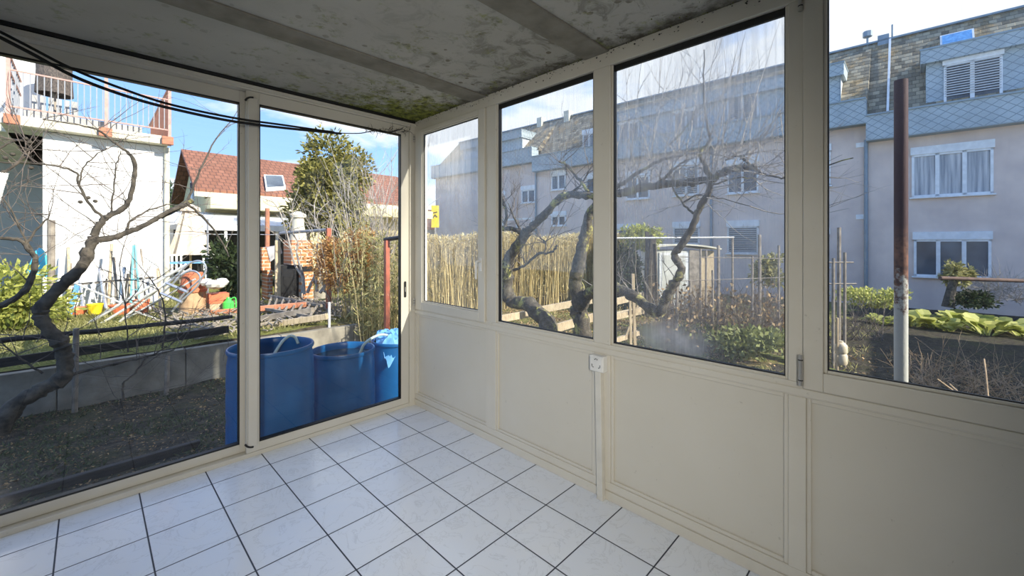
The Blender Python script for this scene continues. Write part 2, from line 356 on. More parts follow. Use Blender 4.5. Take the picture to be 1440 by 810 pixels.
# ------------------------------------------------------------------ mesh builder
class MB:
    def __init__(s): s.v = []; s.f = []
    def box(s, x0, x1, y0, y1, z0, z1):
        b = len(s.v)
        s.v += [Vector(p) for p in ((x0,y0,z0),(x1,y0,z0),(x1,y1,z0),(x0,y1,z0),(x0,y0,z1),(x1,y0,z1),(x1,y1,z1),(x0,y1,z1))]
        s.f += [tuple(b+i for i in q) for q in ((0,3,2,1),(4,5,6,7),(0,1,5,4),(1,2,6,5),(2,3,7,6),(3,0,4,7))]
        return s
    def hexa(s, pts):
        b = len(s.v); s.v += [Vector(p) for p in pts]
        s.f += [tuple(b+i for i in q) for q in ((0,3,2,1),(4,5,6,7),(0,1,5,4),(1,2,6,5),(2,3,7,6),(3,0,4,7))]; return s
    def face(s, pts):
        b = len(s.v); s.v += [Vector(p) for p in pts]; s.f.append(tuple(range(b, b+len(pts)))); return s
    def prism(s, poly, axis, a0, a1):      # poly in the other two axes
        n = len(poly); b = len(s.v)
        def mk(u, w, a):
            return {'x': (a,u,w), 'y': (u,a,w), 'z': (u,w,a)}[axis]
        for a in (a0, a1): s.v += [Vector(mk(u, w, a)) for u, w in poly]
        s.f.append(tuple(b+i for i in range(n))[::-1]); s.f.append(tuple(b+n+i for i in range(n)))
        for i in range(n): s.f.append((b+i, b+(i+1)%n, b+n+(i+1)%n, b+n+i))
        return s
    def bar(s, p, q, w, h, up=Vector((0,0,1))):
        p = Vector(p); q = Vector(q); d = (q-p)
        if d.length < 1e-6: return s
        d.normalize(); sd = d.cross(up)
        if sd.length < 1e-3: sd = d.cross(Vector((0,1,0)))
        sd.normalize(); uu = sd.cross(d); sd *= w/2; uu *= h/2; b = len(s.v)
        for c in (p, q): s.v += [c-sd-uu, c+sd-uu, c+sd+uu, c-sd+uu]
        s.f += [tuple(b+i for i in t) for t in ((0,3,2,1),(4,5,6,7),(0,1,5,4),(1,2,6,5),(2,3,7,6),(3,0,4,7))]
        return s
    def tube(s, pts, rad, n=6, caps=True):
        pts = [Vector(p) for p in pts]; m = len(pts)
        if isinstance(rad, (int, float)): rad = [rad]*m
        prev = None; rings = []
        for i, p in enumerate(pts):
            t = (pts[min(i+1, m-1)]-pts[max(i-1, 0)])
            t = t.normalized() if t.length > 1e-9 else Vector((0,0,1))
            if prev is None:
                u = t.cross(Vector((0,0,1)));
                if u.length < .1: u = t.cross(Vector((1,0,0)))
            else: u = prev - t*prev.dot(t)
            if u.length < 1e-6: u = t.orthogonal()
            u.normalize(); prev = u; w = t.cross(u); b = len(s.v)
            for j in range(n):
                a = 2*PI*j/n; s.v.append(p + (u*math.cos(a)+w*math.sin(a))*rad[i])
            rings.append(b)
        for i in range(m-1):
            a, b = rings[i], rings[i+1]
            for j in range(n): s.f.append((a+j, a+(j+1)%n, b+(j+1)%n, b+j))
        if caps: s.f.append(tuple(rings[0]+j for j in range(n))[::-1]); s.f.append(tuple(rings[-1]+j for j in range(n)))
        return s
    def lathe(s, c, prof, n=32):           # prof: list of (r, z)
        c = Vector(c); rings = []
        for r, z in prof:
            b = len(s.v)
            for j in range(n):
                a = 2*PI*j/n; s.v.append(c + Vector((math.cos(a)*r, math.sin(a)*r, z)))
            rings.append(b)
        for a, b in zip(rings, rings[1:]):
            for j in range(n): s.f.append((a+j, a+(j+1)%n, b+(j+1)%n, b+j))
        return s
    def leaf(s, p, d, w, l, rng):
        d = d.normalized(); sd = d.cross(Vector((rng.uniform(-1,1), rng.uniform(-1,1), rng.uniform(-1,1))))
        if sd.length < 1e-3: return s
        sd.normalize(); b = len(s.v)
        s.v += [p, p+d*l*.5+sd*w*.5, p+d*l, p+d*l*.5-sd*w*.5]; s.f.append((b, b+1, b+2, b+3)); return s
    def build(s, name, mat, parent=None, smooth=False, bevel=0.0):
        me = bpy.data.meshes.new(name)
        off = Vector((0,0,0))
        if parent is None and not name.startswith(('wall', 'floor', 'ceiling', 'trim', 'window', 'door', 'baseboard', 'ground')) and s.v:
            xs = [v.x for v in s.v]; ys = [v.y for v in s.v]; zs = [v.z for v in s.v]
            off = Vector(((min(xs)+max(xs))/2, (min(ys)+max(ys))/2, min(zs)))
        me.from_pydata([tuple(v-off) for v in s.v], [], s.f); me.update()
        if smooth:
            me.polygons.foreach_set('use_smooth', [True]*len(me.polygons))
            try: me.set_sharp_from_angle(angle=math.radians(42))
            except Exception: pass
        me.materials.append(mat)
        o = bpy.data.objects.new(name, me); o.location = off; COL.objects.link(o)
        if parent is not None:
            o.parent = parent
            if parent.type == 'EMPTY': o.matrix_parent_inverse = Matrix.Translation(-parent.location)
        if bevel:
            b = o.modifiers.new('bevel', 'BEVEL'); b.width = bevel; b.segments = 2; b.limit_method = 'ANGLE'
        return o

def tag(o, label=None, cat=None, group=None, kind=None):
    if label: o['label'] = label
    if cat: o['category'] = cat
    if group: o['group'] = group
    if kind: o['kind'] = kind
    return o
def empty(name, loc, label=None, cat=None, group=None, kind=None):
    o = bpy.data.objects.new(name, None); o.location = Vector(loc); o.empty_display_size = .1; COL.objects.link(o)
    return tag(o, label, cat, group, kind)
def copy_tree(o, parent=None):
    c = o.copy(); COL.objects.link(c)
    if parent is not None: c.parent = parent
    for ch in list(o.children): copy_tree(ch, c)
    return c
def catmull(pts, sub=5):
    pts = [Vector(p) for p in pts]
    if len(pts) < 3: 
        return [pts[0].lerp(pts[-1], i/sub) for i in range(sub+1)]
    q = [pts[0]*2-pts[1]] + pts + [pts[-1]*2-pts[-2]]; out = []
    for i in range(1, len(q)-2):
        a, b, c, d = q[i-1:i+3]
        for j in range(sub):
            t = j/sub
            out.append(.5*((2*b)+(c-a)*t+(2*a-5*b+4*c-d)*t*t+(3*b-a-3*c+d)*t**3))
    out.append(pts[-1]); return out
def rv(rng, s=1): return Vector((rng.uniform(-s,s), rng.uniform(-s,s), rng.uniform(-s,s)))
def limb(mb, pts, r0, r1, rng, sub=5, n=8, jit=.0, knob=.12):
    c = catmull(pts, sub); m = len(c)
    rad = [(r0+(r1-r0)*i/(m-1))*(1+rng.uniform(-knob, knob)) for i in range(m)]
    c = [p + rv(rng, jit) if 0 < i < m-1 else p for i, p in enumerate(c)]
    mb.tube(c, rad, n); return c
def shoot(mb, p, d, l, r, rng, depth=1, seg=6, wob=.18, up=.15, flat=None, split=2, n=5):
    pts = [p]; dd = d.normalized(); q = p
    for i in range(seg):
        dd = (dd + rv(rng, wob) + Vector((0,0,up*.3)))
        if flat is not None: dd -= flat*dd.dot(flat)*.5
        dd.normalize(); q = q + dd*(l/seg); pts.append(q)
    mb.tube(pts, [r*(1-.75*i/seg) for i in range(seg+1)], n, False)
    if depth > 0:
        for _ in range(split):
            i = rng.randint(1, seg-1); b = pts[i]
            nd = (pts[i]-pts[i-1]).normalized() + rv(rng, .9); nd.z += .25
            shoot(mb, b, nd, l*rng.uniform(.3,.6), r*.55, rng, depth-1, seg-1, wob, up, flat, split, n)
    return pts
def foliage(mb, c, rad, n, size, rng, lumps=7, shell=.5, aspect=2.0):
    c = Vector(c); rad = Vector(rad)
    cs = []
    for _ in range(lumps):
        d = rv(rng).normalized()*rng.uniform(.35,.75); cs.append((Vector((c.x+d.x*rad.x, c.y+d.y*rad.y, c.z+d.z*rad.z)), rng.uniform(.35,.6)))
    for _ in range(n):
        lc, lr = rng.choice(cs); d = rv(rng)
        if d.length < 1e-3: continue
        d.normalize(); rr = lr*(shell+(1-shell)*rng.random())
        p = lc + Vector((d.x*rad.x, d.y*rad.y, d.z*rad.z))*rr
        mb.leaf(p, d+rv(rng,.8), size*rng.uniform(.5,1)/aspect*1.3, size*rng.uniform(.7,1.3), rng)
    return mb

# ------------------------------------------------------------------ ground
GL, GT = -.24, .20
def sstep(a, b, x): t = max(0, min(1, (x-a)/(b-a))); return t*t*(3-2*t)
def gz(x, y):
    low = GL + (-.5-GL)*sstep(-.75, -.55, x); low += -.42*sstep(2, 17, x)
    ter = GT + (low-GT)*sstep(.95, 3.0, x)
    z = ter if y >= 2.98 else low
    return z
def gzn(x, y): return gz(x, y) + (noise.noise(Vector((x*1.7, y*1.7, 0)))*.035 + noise.noise(Vector((x*6, y*6, 3)))*.018)
def make_ground():
    mb = MB()
    def axis(a, b, fa, fb, fine, coarse):
        o = []; x = a
        while x < b-1e-6: o.append(x); x += fine if fa <= x < fb else coarse
        o.append(b); return o
    xs = axis(-12, 60, -4, 8, .16, .8); ys = axis(-14, 70, -5.2, 8, .16, .8)
    ys = sorted([y for y in ys if abs(y-2.98) > .05] + [2.95, 2.985])
    # keep the ground out of the room: hole under the conservatory handled by its lower level
    idx = {}
    for i, x in enumerate(xs):
        for j, y in enumerate(ys):
            idx[i, j] = len(mb.v)
            z = gzn(x, y)
            if -2.95 < x < .16 and -5 < y < .16: z = -.55
            mb.v.append(Vector((x, y, z)))
    for i in range(len(xs)-1):
        for j in range(len(ys)-1): mb.f.append((idx[i,j], idx[i+1,j], idx[i+1,j+1], idx[i,j+1]))
    o = mb.build('ground', M['ground'], smooth=True); tag(o, 'garden ground of dark soil, grass and leaf litter', 'ground', kind='structure')
make_ground()

# ------------------------------------------------------------------ room shell
def struct(mb, name, mat, label=None, parent=None, bevel=0, smooth=False):
    o = mb.build(name, mat, parent, smooth=smooth, bevel=bevel)
    if parent is None: tag(o, label, name.split('_')[0], kind='structure')
    return o
H = 2.46; XL = -2.8; YB = -4.6
struct(MB().box(XL, .07, YB, .07, -.15, 0), 'floor', M['tiles'], 'white marbled floor tiles with dark grout')
struct(MB().box(XL, .12, YB, .10, H, H+.10), 'ceiling', M['ceiling'], 'white boarded ceiling with mould and green algae stains')
struct(MB().box(XL-.15, XL, YB, .07, -.5, H+.10), 'wall_side', M['plaster'], 'plain plastered house wall beside the sliding doors')
struct(MB().box(XL-.15, .12, YB-.15, YB, -.5, H+.10), 'wall_back', M['plaster'], 'plain plastered wall behind the viewer')
struct(MB().box(XL, 0.1, .0, .10, -.5, -.15).box(.0, .1, YB, 0, -.5, -.15), 'trim_plinth', M['concrete'], 'concrete plinth under the conservatory glazing')
for i, s in enumerate((0.80, 1.79, 2.79, 3.79)):
    struct(MB().box(XL, -.002, -s-.155, -s, H-.012, H), 'trim_%d' % (i+1), M['batten'],
           ['grey ceiling batten nearest the sliding doors', 'second grey ceiling batten from the sliding doors', 'third grey ceiling batten from the sliding doors', 'grey ceiling batten nearest the back wall'][i], bevel=.003)

# --- left wall : sliding glass doors (plane y = 0)
wl = MB()
wl.box(XL, 0, -.035, .07, 2.405, H-.012)            # head
wl.box(XL, 0, -.048, -.035, 2.415, 2.436)            # head lip
wl.box(XL, 0, -.02, .07, .0, .028)                   # floor track
wl.box(-.052, 0, -.03, .07, 0, 2.405)              # jamb by corner
wl.box(-.062, -.052, -.012, .03, .028, 2.405)
wl.box(XL, XL+.06, -.03, .07, 0, 2.405)
wall_l = struct(wl, 'wall_left', M['frame'], 'cream aluminium frame of the sliding glass wall', bevel=.0025)
struct(MB().box(XL, -.01, -.052, -.030, 2.440, 2.4595), 'trim_joint', M['gasket'], 'dark joint between the sliding wall head and ceiling')
def slider(name, x0, x1, y, label, ws0, ws1, zt=2.325, zb=.09):
    f = MB(); t = .018
    f.box(x0, x0+ws0, y-t, y+t, .03, 2.404).box(x1-ws1, x1, y-t, y+t, .03, 2.404)
    f.box(x0+ws0, x1-ws1, y-t, y+t, .03, zb-.004).box(x0+ws0, x1-ws1, y-t, y+t, zt+.004, 2.404)
    o = struct(f, name, M['frame'], label, bevel=.002)
    a, b = x0+ws0, x1-ws1
    g = MB().box(a, a+.005, y-t-.001, y+t, zb, zt).box(b-.006, b, y-t-.001, y+t, zb, zt).box(a, b, y-t-.001, y+t, zb-.004, zb+.006).box(a, b, y-t-.001, y+t, zt-.006, zt+.004)
    g.build('gasket', M['gasket'], o)
    MB().face([(a, y, zb), (b, y, zb), (b, y, zt), (a, y, zt)]).build('pane', M['glass'], o)
    return o
d1 = slider('door_1', XL+.06, -1.19, .045, 'left sliding glass door with wide cream stile', .05, .10)
d2 = slider('door_2', -1.262, -.055, -.001, 'right sliding glass door next to the corner', .075, .075)
# meeting stile interlock, rounded, with black end caps
MB().box(-1.256, -1.198, -.034, -.019, .07, 2.36).build('interlock_profile', M['frame'], d2, bevel=.006)
MB().tube(catmull([(-1.272, -.030, .10), (-1.262, -.034, .085), (-1.245, -.036, .074), (-1.226, -.036, .070)]), .006, 6).tube(catmull([(-1.272, -.030, 2.33), (-1.262, -.034, 2.345), (-1.245, -.036, 2.356), (-1.226, -.036, 2.36)]), .006, 6).build('end_cap', M['gasket'], d2)
h_ = MB(); poly = []
for k in range(20):
    a = 2*PI*k/20; poly.append((-.092+.011*math.cos(a), 1.01+(.058 if math.sin(a) > 0 else -.058)+.011*math.sin(a)))
h_.prism(poly, 'y', -.0235, -.018); hd = h_.build('handle', M['gasket'], d2); hd['label'] = 'black recessed oval pull handle'
MB().box(-.097, -.089, -.027, -.023, .99, 1.03).build('latch', M['steel'], hd)

# --- right wall : windows over panels (plane x = 0); s = -y
SP = [1.849, 1.953]
wr = MB()
# skirting with groove, rails, posts
wr.box(0, .06, YB, 0, 0, .050).box(.006, .06, YB, 0, .050, .058).box(-.0, .06, YB, 0, .058, .100)
wr.box(0, .06, YB, 0, .792, .850)
wr.box(-.006, 0, YB, -.0, .798, .828)
wr.box(0, .06, YB, 0, 2.375, H)
for a, b in ((.0, .045), (.952, 1.049), (1.849, 1.953), (2.770, 2.830), (4.50, 4.6)):
    wr.box(0, .06, -b, -a, .100, .792); wr.box(0, .06, -b, -a, .85, 2.375)
wall_r = struct(wr, 'wall_right', M['frame'], 'cream frame of the window wall with posts, rails and skirting', bevel=.003)
# infill panels with beads
PN = [(.045, .952), (1.049, 1.849), (1.953, 2.770), (2.830, 4.5)]
for i, (a, b) in enumerate(PN):
    p = struct(MB().box(.018, .05, -b, -a, .1, .792), 'wall_panel_%d' % (i+1), M['panel'],
               ['plain cream lower panel in the corner below the small casement', 'plain cream lower panel left of the power outlet', 'plain cream lower panel right of the power outlet', 'plain cream lower panel under the far right sash'][i])
    z0, z1 = .100, .792; w = .016
    MB().box(.006, .019, -b, -b+w, z0, z1).box(.006, .019, -a-w, -a, z0, z1).box(.006, .019, -b+w, -a-w, z1-w, z1).box(.006, .019, -b+w, -a-w, z0, z0+w).build('bead', M['frame'], p, bevel=.003)
def fixed_window(n, a, b, z0, z1, gm, label):
    x = .040
    f = MB().box(.012, x+.012, -b, -b+.012, z0, z1).box(.012, x+.012, -a-.012, -a, z0, z1).box(.012, x+.012, -b+.012, -a-.012, z0-.002, z0+.010).box(.03, x+.012, -b+.012, -a-.012, z1-.02, z1)
    o = struct(f, 'window_%d' % n, M['frame'], label, bevel=.002)
    MB().box(.020, .034, -b+.012, -a-.012, z1-.032, z1-.002).box(.016, x, -b+.011, -b+.016, z0+.01, z1).box(.016, x, -a-.016, -a-.011, z0+.01, z1).box(.018, x, -b+.012, -a-.012, z0+.010, z0+.015).build('gasket', M['gasket'], o)  # gasket strips; the top band imitates the shaded head reveal
    MB().face([(x, -a-.012, z0+.01), (x, -b+.012, z0+.01), (x, -b+.012, z1-.02), (x, -a-.012, z1-.02)]).build('pane', gm, o)
    MB().box(x+.012, .11, -b+.004, -a-.004, z0-.02, z0-.004).build('outer_sill', M['white'], o)
    return o
fixed_window(2, 1.049, 1.849, .850, 2.375, M['glass_fog2'], 'second window from the corner, streaked with condensation')
fixed_window(3, 1.953, 2.770, .850, 2.375, M['glass_fog3'], 'large fixed window in the middle, foggy at its upper right and foot')
def sash(n, a, b, z0, z1, ga, gb, gz0, gz1, gm, label):
    f = MB(); xi, xo = -.014, .03
    f.box(xi, xo, -b, -gb, z0, z1).box(xi, xo, -ga, -a, z0, z1).box(xi, xo, -gb, -ga, z0, gz0).box(xi, xo, -gb, -ga, gz1, z1)
    o = struct(f, 'window_%d' % n, M['frame'], label, bevel=.004)
    w = .012; x0, x1 = -.006, .02
    MB().box(x0, x1, -gb, -gb+w, gz0, gz1).box(x0, x1, -ga-w, -ga, gz0, gz1).box(x0, x1, -gb+w, -ga-w, gz0, gz0+w).box(x0, x1, -gb+w, -ga-w, gz1-w, gz1).build('glazing_bead', M['frame'], o, bevel=.004)
    g = .004; a2, b2, c2, d2_ = ga+w, gb-w, gz0+w, gz1-w
    MB().box(.0, .012, -b2, -b2+g, c2, d2_).box(.0, .012, -a2-g, -a2, c2, d2_).box(.0, .012, -b2+g, -a2-g, c2, c2+g).box(.0, .012, -b2+g, -a2-g, d2_-g, d2_).build('gasket', M['gasket'], o)
    MB().face([(.012, -a2, c2), (.012, -b2, c2), (.012, -b2, d2_), (.012, -a2, d2_)]).build('pane', gm, o)
    MB().box(.05, .09, -b+.03, -a-.03, z0+.012, z0+.03).box(.05, .075, -a-.05, -a-.03, z0+.03, z1-.03).build('outer_frame', M['white'], o)
    return o
w1 = sash(1, .050, .946, .838, 2.372, .150, .878, .905, 2.335, M['glass_fog'], 'small fogged casement window in the corner with white handle')
w4 = sash(4, 2.822, 4.45, .832, 2.39, 2.886, 4.38, .905, 2.36, M['glass_light'], 'large hinged window sash at the far right')
# handle on the corner casement
hy = -.912
hb = MB().box(-.022, -.014, hy-.013, hy+.013, 1.205, 1.30).build('handle', M['white'], w1, bevel=.003)
MB().tube(catmull([(-.022, hy, 1.275), (-.052, hy, 1.275), (-.060, hy, 1.262), (-.058, hy+.006, 1.19), (-.055, hy+.008, 1.15)], 4), [.009]*6+[.0085]*8+[.007]*3, 8).build('lever', M['white'], hb, smooth=True)
# hinges
def hinge(par, y, z0, z1, x=-.020):
    o = MB().tube([(x, y, z0), (x, y, z1)], .0078, 12).build('hinge', M['steel'], par, smooth=True); o['label'] = 'small silver barrel hinge'
    MB().tube([(x, y, z0+.018), (x, y, z0+.022)], .0086, 12).tube([(x, y, z1-.022), (x, y, z1-.018)], .0086, 12).build('bushing', M['gasket'], o)
hinge(w4, -2.815, .845, .965); hinge(w4, -2.815, 2.32, 2.45)
hinge(w1, -.048, .87, .93); hinge(w1, -.048, 2.28, 2.34)

# --- power outlet and trunking
ol = empty('power_outlet', (-.02, -1.89, .70), 'square white three-way power outlet on the window post', 'outlet')
MB().box(-.046, -.0002, -1.938, -1.850, .703, .789).build('housing', M['white'], ol, bevel=.005)
MB().box(-.049, -.046, -1.930, -1.858, .711, .781).build('cover_plate', M['white'], ol, bevel=.0012)
for k in range(3):
    hm = MB()
    a0 = PI/2 + k*2*PI/3; cy, cz = -1.894+.019*math.cos(a0), .746+.019*math.sin(a0)
    for q in (a0-.9, a0, a0+.9):
        yy, zz = cy+.0095*math.cos(q), cz+.0095*math.sin(q)
        hm.tube([(-.0498, yy, zz), (-.0488, yy, zz)], .0032, 8)
    hm.build('socket', M['gasket'], ol)['label'] = 'three black round pin holes'
MB().hexa([(-.030, -1.925, .0005), (-.0003, -1.925, .0005), (-.0003, -1.887, .0005), (-.030, -1.887, .0005), (-.030, -1.912, .701), (-.0003, -1.912, .701), (-.0003, -1.874, .701), (-.030, -1.874, .701)])
tk = MB().hexa([(-.032, -1.925, .0005), (-.0005, -1.925, .0005), (-.0005, -1.887, .0005), (-.032, -1.887, .0005), (-.032, -1.912, .702), (-.0005, -1.912, .702), (-.0005, -1.874, .702), (-.032, -1.874, .702)])
tag(tk.build('cable_trunking', M['trunk'], bevel=.003), 'thin white cable trunking running from the outlet down to the floor', 'trunking')

# --- black cables under the ceiling along the sliding wall
def cab(pts, r, label):
    mb = MB(); mb.tube(catmull([PY(px, py, y) for px, py, y in pts], 8), r, 8)
    tag(mb.build('hanging_cable', M['cable'], smooth=True), label, 'cable')
cab([(-60, 22, -.10), (40, 73, -.10), (110, 110, -.10), (190, 139, -.10), (260, 157, -.09), (330, 171, -.08), (400, 180, -.07), (480, 188, -.06)], .0085, 'thick black cable sagging lowest across the sliding doors')
cab([(-60, 14, -.06), (30, 60, -.06), (100, 96, -.07), (170, 124, -.08), (240, 147, -.075), (330, 166, -.07), (400, 176, -.06), (470, 186, -.055)], .007, 'thinner black cable sagging just above the thick one')
cab([(468, 187, -.056), (505, 187.5, -.055), (525, 184, -.05), (545, 186, -.04), (566, 181, -.04)], .0035, 'frayed end of thin black wire reaching the corner')
rng = random.Random(4)
mb = MB()
for i in range(70):
    t = rng.random(); p = PY(515+60*t+rng.uniform(-3,3), 183+rng.uniform(-3,4), -.05)
    shoot(mb, p, rv(rng), rng.uniform(.02,.07), .0022, rng, 0, 4, .5, 0, None, 0, 4)
tag(mb.build('dry_creeper', M['timber_dark']), 'dry creeper remains tangled round the wire in the upper corner', 'creeper', kind='stuff')
# moss and flaking paint at the ceiling edge
mb = MB()
for i in range(700):
    if rng.random() < .7: x = -rng.random()**2*.7; y = -.02-rng.random()**1.5*.6
    else: x = -rng.random()**3*.15-.001; y = -.2-rng.random()*2.4
    if x > -.02 or True:
        r = rng.uniform(.0015, .0045)
        mb.leaf(Vector((x, y, H-.001)), Vector((rng.uniform(-1,1), rng.uniform(-1,1), -.45)), r*2, r*2.6, rng)
tag(mb.build('ceiling_moss', M['moss']), 'green moss and peeling flecks on the ceiling edge in the corner', 'moss', kind='stuff')
mb = MB()
for i in range(260):
    y = -rng.random()*2.7; z = H-.003-rng.random()**2*.045
    r = rng.uniform(.0015, .006); mb.leaf(Vector((-.003-.004*rng.random(), y, z)), Vector((-.15, rng.uniform(-1,1), rng.uniform(-.8,.1))), r*1.6, r*2.2, rng)
tag(mb.build('mould_flecks', M['timber_dark']), 'black mould flecks along the top rail above the windows', 'mould', kind='stuff')

# ------------------------------------------------------------------ own house mass and an added unseen block (behind the viewer, shade the garden)
tag(MB().box(-9, 1.05, -12, YB-.16, -.6, 4.9).build('house', M['housewhite']), 'white rendered house behind the conservatory', 'house')
tag(MB().box(2.2, 13.0, -11, -8.0, -1.0, 2.6).build('shade_block', M['housewhite']), 'unseen white block added to shade the vegetable bed', 'shade_block')

# ------------------------------------------------------------------ blue rain barrels
def barrel(cx, cy, z0, h, r, label, tilt=0, water=None):
    t = empty('rain_barrel', (cx, cy, z0), label, 'barrel', None)
    prof = [(0, 0), (r*.90, 0), (r*.94, .02), (r*.97, h*.12), (r*1.0, h*.2), (r*1.0, h*.36), (r*.985, h*.40), (r*1.0, h*.44), (r*1.0, h*.62), (r*.985, h*.66), (r*1.0, h*.70),
            (r*.985, h*.86), (r*.95, h*.95), (r*.955, h*.962), (r*.99, h*.968), (r*1.0, h*.985), (r*.985, h), (r*.955, h), (r*.93, h*.985), (r*.93, h*.94), (r*.95, h*.85), (r*.95, h*.30), (0, h*.28)]
    MB().lathe((cx, cy, z0), prof, 48).build('drum', M['barrel'], t, smooth=True)
    wz = z0 + h*(water or .72)
    MB().lathe((cx, cy, wz), [(r*.945, 0), (0, 0)], 40).build('water', M['water'], t)
    return t
BZ = GL-.02
b1 = barrel(-.986, .44, BZ, .875, .298, 'nearest blue plastic rain barrel, tallest, with a hose inside its mouth')
b2 = barrel(-.318, .69, -.50, .92, .283, 'middle blue plastic rain barrel filled nearly to the brim', water=.93)
b3 = barrel(.275, .70, -.50, .92, .283, 'rearmost blue rain barrel beside the door jamb, covered by a light blue sheet', water=.85)
hm = MB().tube(catmull([(-1.0, .52, .42), (-.93, .56, .52), (-.86, .60, .595), (-.80, .62, .625), (-.765, .60, .61), (-.75, .57, .56)], 8), .012, 8)
tag(hm.build('garden_hose', M['hose'], smooth=True), 'short pale hose curving up inside the mouth of the nearest barrel', 'hose')
hm = MB().tube(catmull([(-.19, .62, .36), (-.15, .60, .45), (-.05, .60, .50), (.06, .62, .50), (.16, .66, .44), (.20, .68, .36)], 8), .013, 8)
tag(hm.build('garden_hose', M['hose'], smooth=True), 'pale hose arching from the middle barrel into the rear barrel', 'hose')
hm = MB().tube(catmull([(-1.36, .17, -.20), (-1.33, .19, -.08), (-1.28, .20, -.03), (-1.23, .18, -.08), (-1.20, .15, -.2)], 8), .012, 8)
tag(hm.build('garden_hose', M['hose'], smooth=True), 'short loop of pale hose on the soil at the foot of the nearest barrel', 'hose')
# blue sheet over third barrel
mb = MB(); n = 26; b = 0
for i in range(n+1):
    for j in range(n+1):
        u, v = i/n*2-1, j/n*2-1; x, y = .27+u*.24, .72+v*.24
        r = math.hypot(u, v); z = .45 + .05*noise.noise(Vector((u*3, v*3, 1))) + .05*noise.noise(Vector((u*8, v*8, 4)))+.05*max(0,1-r)
        if r > .92: z -= (r-.92)*.5
        mb.v.append(Vector((x, y, z)))
for i in range(n):
    for j in range(n): mb.f.append((i*(n+1)+j, (i+1)*(n+1)+j, (i+1)*(n+1)+j+1, i*(n+1)+j+1))
tag(mb.build('plastic_sheet', M['tarp'], smooth=True), 'crumpled light blue plastic sheet lying over the rearmost barrel', 'sheet')

# ------------------------------------------------------------------ retaining wall, rails
mb = MB(); x = -6.2
while x < .95:
    w = 1.0 if x+1.0 < .95 else .95-x
    mb.box(x+.004, x+w-.004, 2.88, 2.98, -.5, .185+.006*math.sin(x*7)); x += w
tag(mb.build('retaining_wall', M['concrete'], bevel=.006), 'low grey concrete retaining wall across the left garden', 'wall')
rng = random.Random(8)
mb = MB(); limb(mb, [(-4.2, 2.72, .545), (-2.6, 2.74, .53), (-1.6, 2.73, .525), (-.78, 2.72, .525)], .028, .022, rng, 8, 8, .004, .1)
tag(mb.build('wooden_rail', M['timber_dark']), 'thin dark upper rail in front of the low concrete wall', 'rail')
mb = MB().bar((-4.3, 2.80, .27), (-.80, 2.80, .365), .03, .085)
tag(mb.build('wooden_rail', M['timber_dark'], bevel=.005), 'broad dark lower plank in front of the low concrete wall', 'plank')
for px, top, bot, lab in ((105, 462, 562, 'thin wooden stake beside the left fruit tree in front of the concrete wall'), (234, 500, 548, 'short grey stake standing at the right part of the concrete wall')):
    q = PY(px, top, 2.66); mb = MB().tube([(q.x, 2.66, gz(q.x, 2.66)-.05), (q.x+.01, 2.66, q.z)], .022, 8)
    tag(mb.build('garden_stake', M['timber_grey']), lab, 'stake')
# timber edging near door
mb = MB().bar((-4, .92, GL+.0), (-1.35, 1.02, GL+.0), .05, .10)
tag(mb.build('bed_edging', M['timber_dark'], bevel=.006), 'dark timber edging lying on the soil outside the left door', 'edging')

# ------------------------------------------------------------------ left fruit tree (trained, in front of the wall)
rng = random.Random(21)
TY = 2.45
def Lp(px, py, dy=0): return PY(px, py, TY+dy)
t = empty('fruit_tree', (Lp(30, 590).x, TY, GL), 'bare gnarled fruit tree with a curving trunk outside the left door', 'tree')
mb = MB(); limbs = []
def LL(pts, r0, r1, n=8): 
    r0 *= .74; r1 *= .74
    c = limb(mb, [Lp(*p) for p in pts], r0, r1, rng, 5, n, .006, .13); limbs.append((c, r0)); return c
base = Lp(-10, 600); base.z = GL-.05
c = limb(mb, [base, Lp(10, 585), Lp(30, 563), Lp(62, 546), Lp(88, 530), Lp(91, 505), Lp(86, 485), Lp(70, 465), Lp(57, 445), Lp(62, 428), Lp(85, 403), Lp(112, 378), Lp(126, 352), Lp(131, 332)], .072, .040, rng, 5, 10, .006, .16); limbs.append((c, .07))
LL([(131, 332), (143, 312), (152, 304), (175, 292), (186, 268), (189, 232), (178, 212)], .042, .020)
LL([(178, 212), (160, 200), (140, 184), (112, 176), (60, 168)], .017, .006)
LL([(128, 338), (160, 334), (178, 327), (200, 318), (222, 306), (240, 296), (262, 288)], .038, .026)
LL([(262, 288, .1), (277, 250, .15), (303, 195, .3), (330, 165, .4)], .018, .005)
LL([(262, 285), (290, 310, .05), (315, 345, .1), (322, 361, .1)], .016, .011)
LL([(178, 325), (182, 312), (205, 298), (235, 287)], .016, .008)
LL([(147, 308), (128, 290), (112, 262), (108, 244), (90, 236), (50, 230), (0, 228)], .018, .008)
LL([(112, 262), (115, 240), (130, 222), (150, 208)], .010, .005)
LL([(155, 302), (160, 270), (163, 235), (170, 212)], .011, .005)
LL([(-20, 438), (12, 425), (36, 408), (46, 385), (50, 362), (40, 352), (28, 338), (0, 334), (-20, 335)], .036, .016)
LL([(36, 345), (50, 325), (66, 308), (70, 300)], .014, .006)
LL([(46, 355), (30, 325), (12, 290), (-10, 262)], .012, .005)
LL([(-15, 250), (10, 240), (32, 222), (44, 205)], .022, .008)
LL([(-10, 215), (15, 200), (34, 196), (46, 200)], .012, .005)
LL([(88, 530), (120, 522), (160, 512), (200, 503), (245, 492)], .022, .010)
LL([(165, 580), (172, 560), (173, 540), (190, 525), (205, 505), (235, 487)], .014, .008)
LL([(180, 578), (205, 572), (212, 550)], .010, .006)
LL([(228, 490), (232, 455), (228, 420), (210, 390)], .012, .006)
LL([(240, 485), (250, 470), (258, 440)], .010, .005)
LL([(180, 495), (178, 460), (174, 420), (168, 375)], .009, .004)
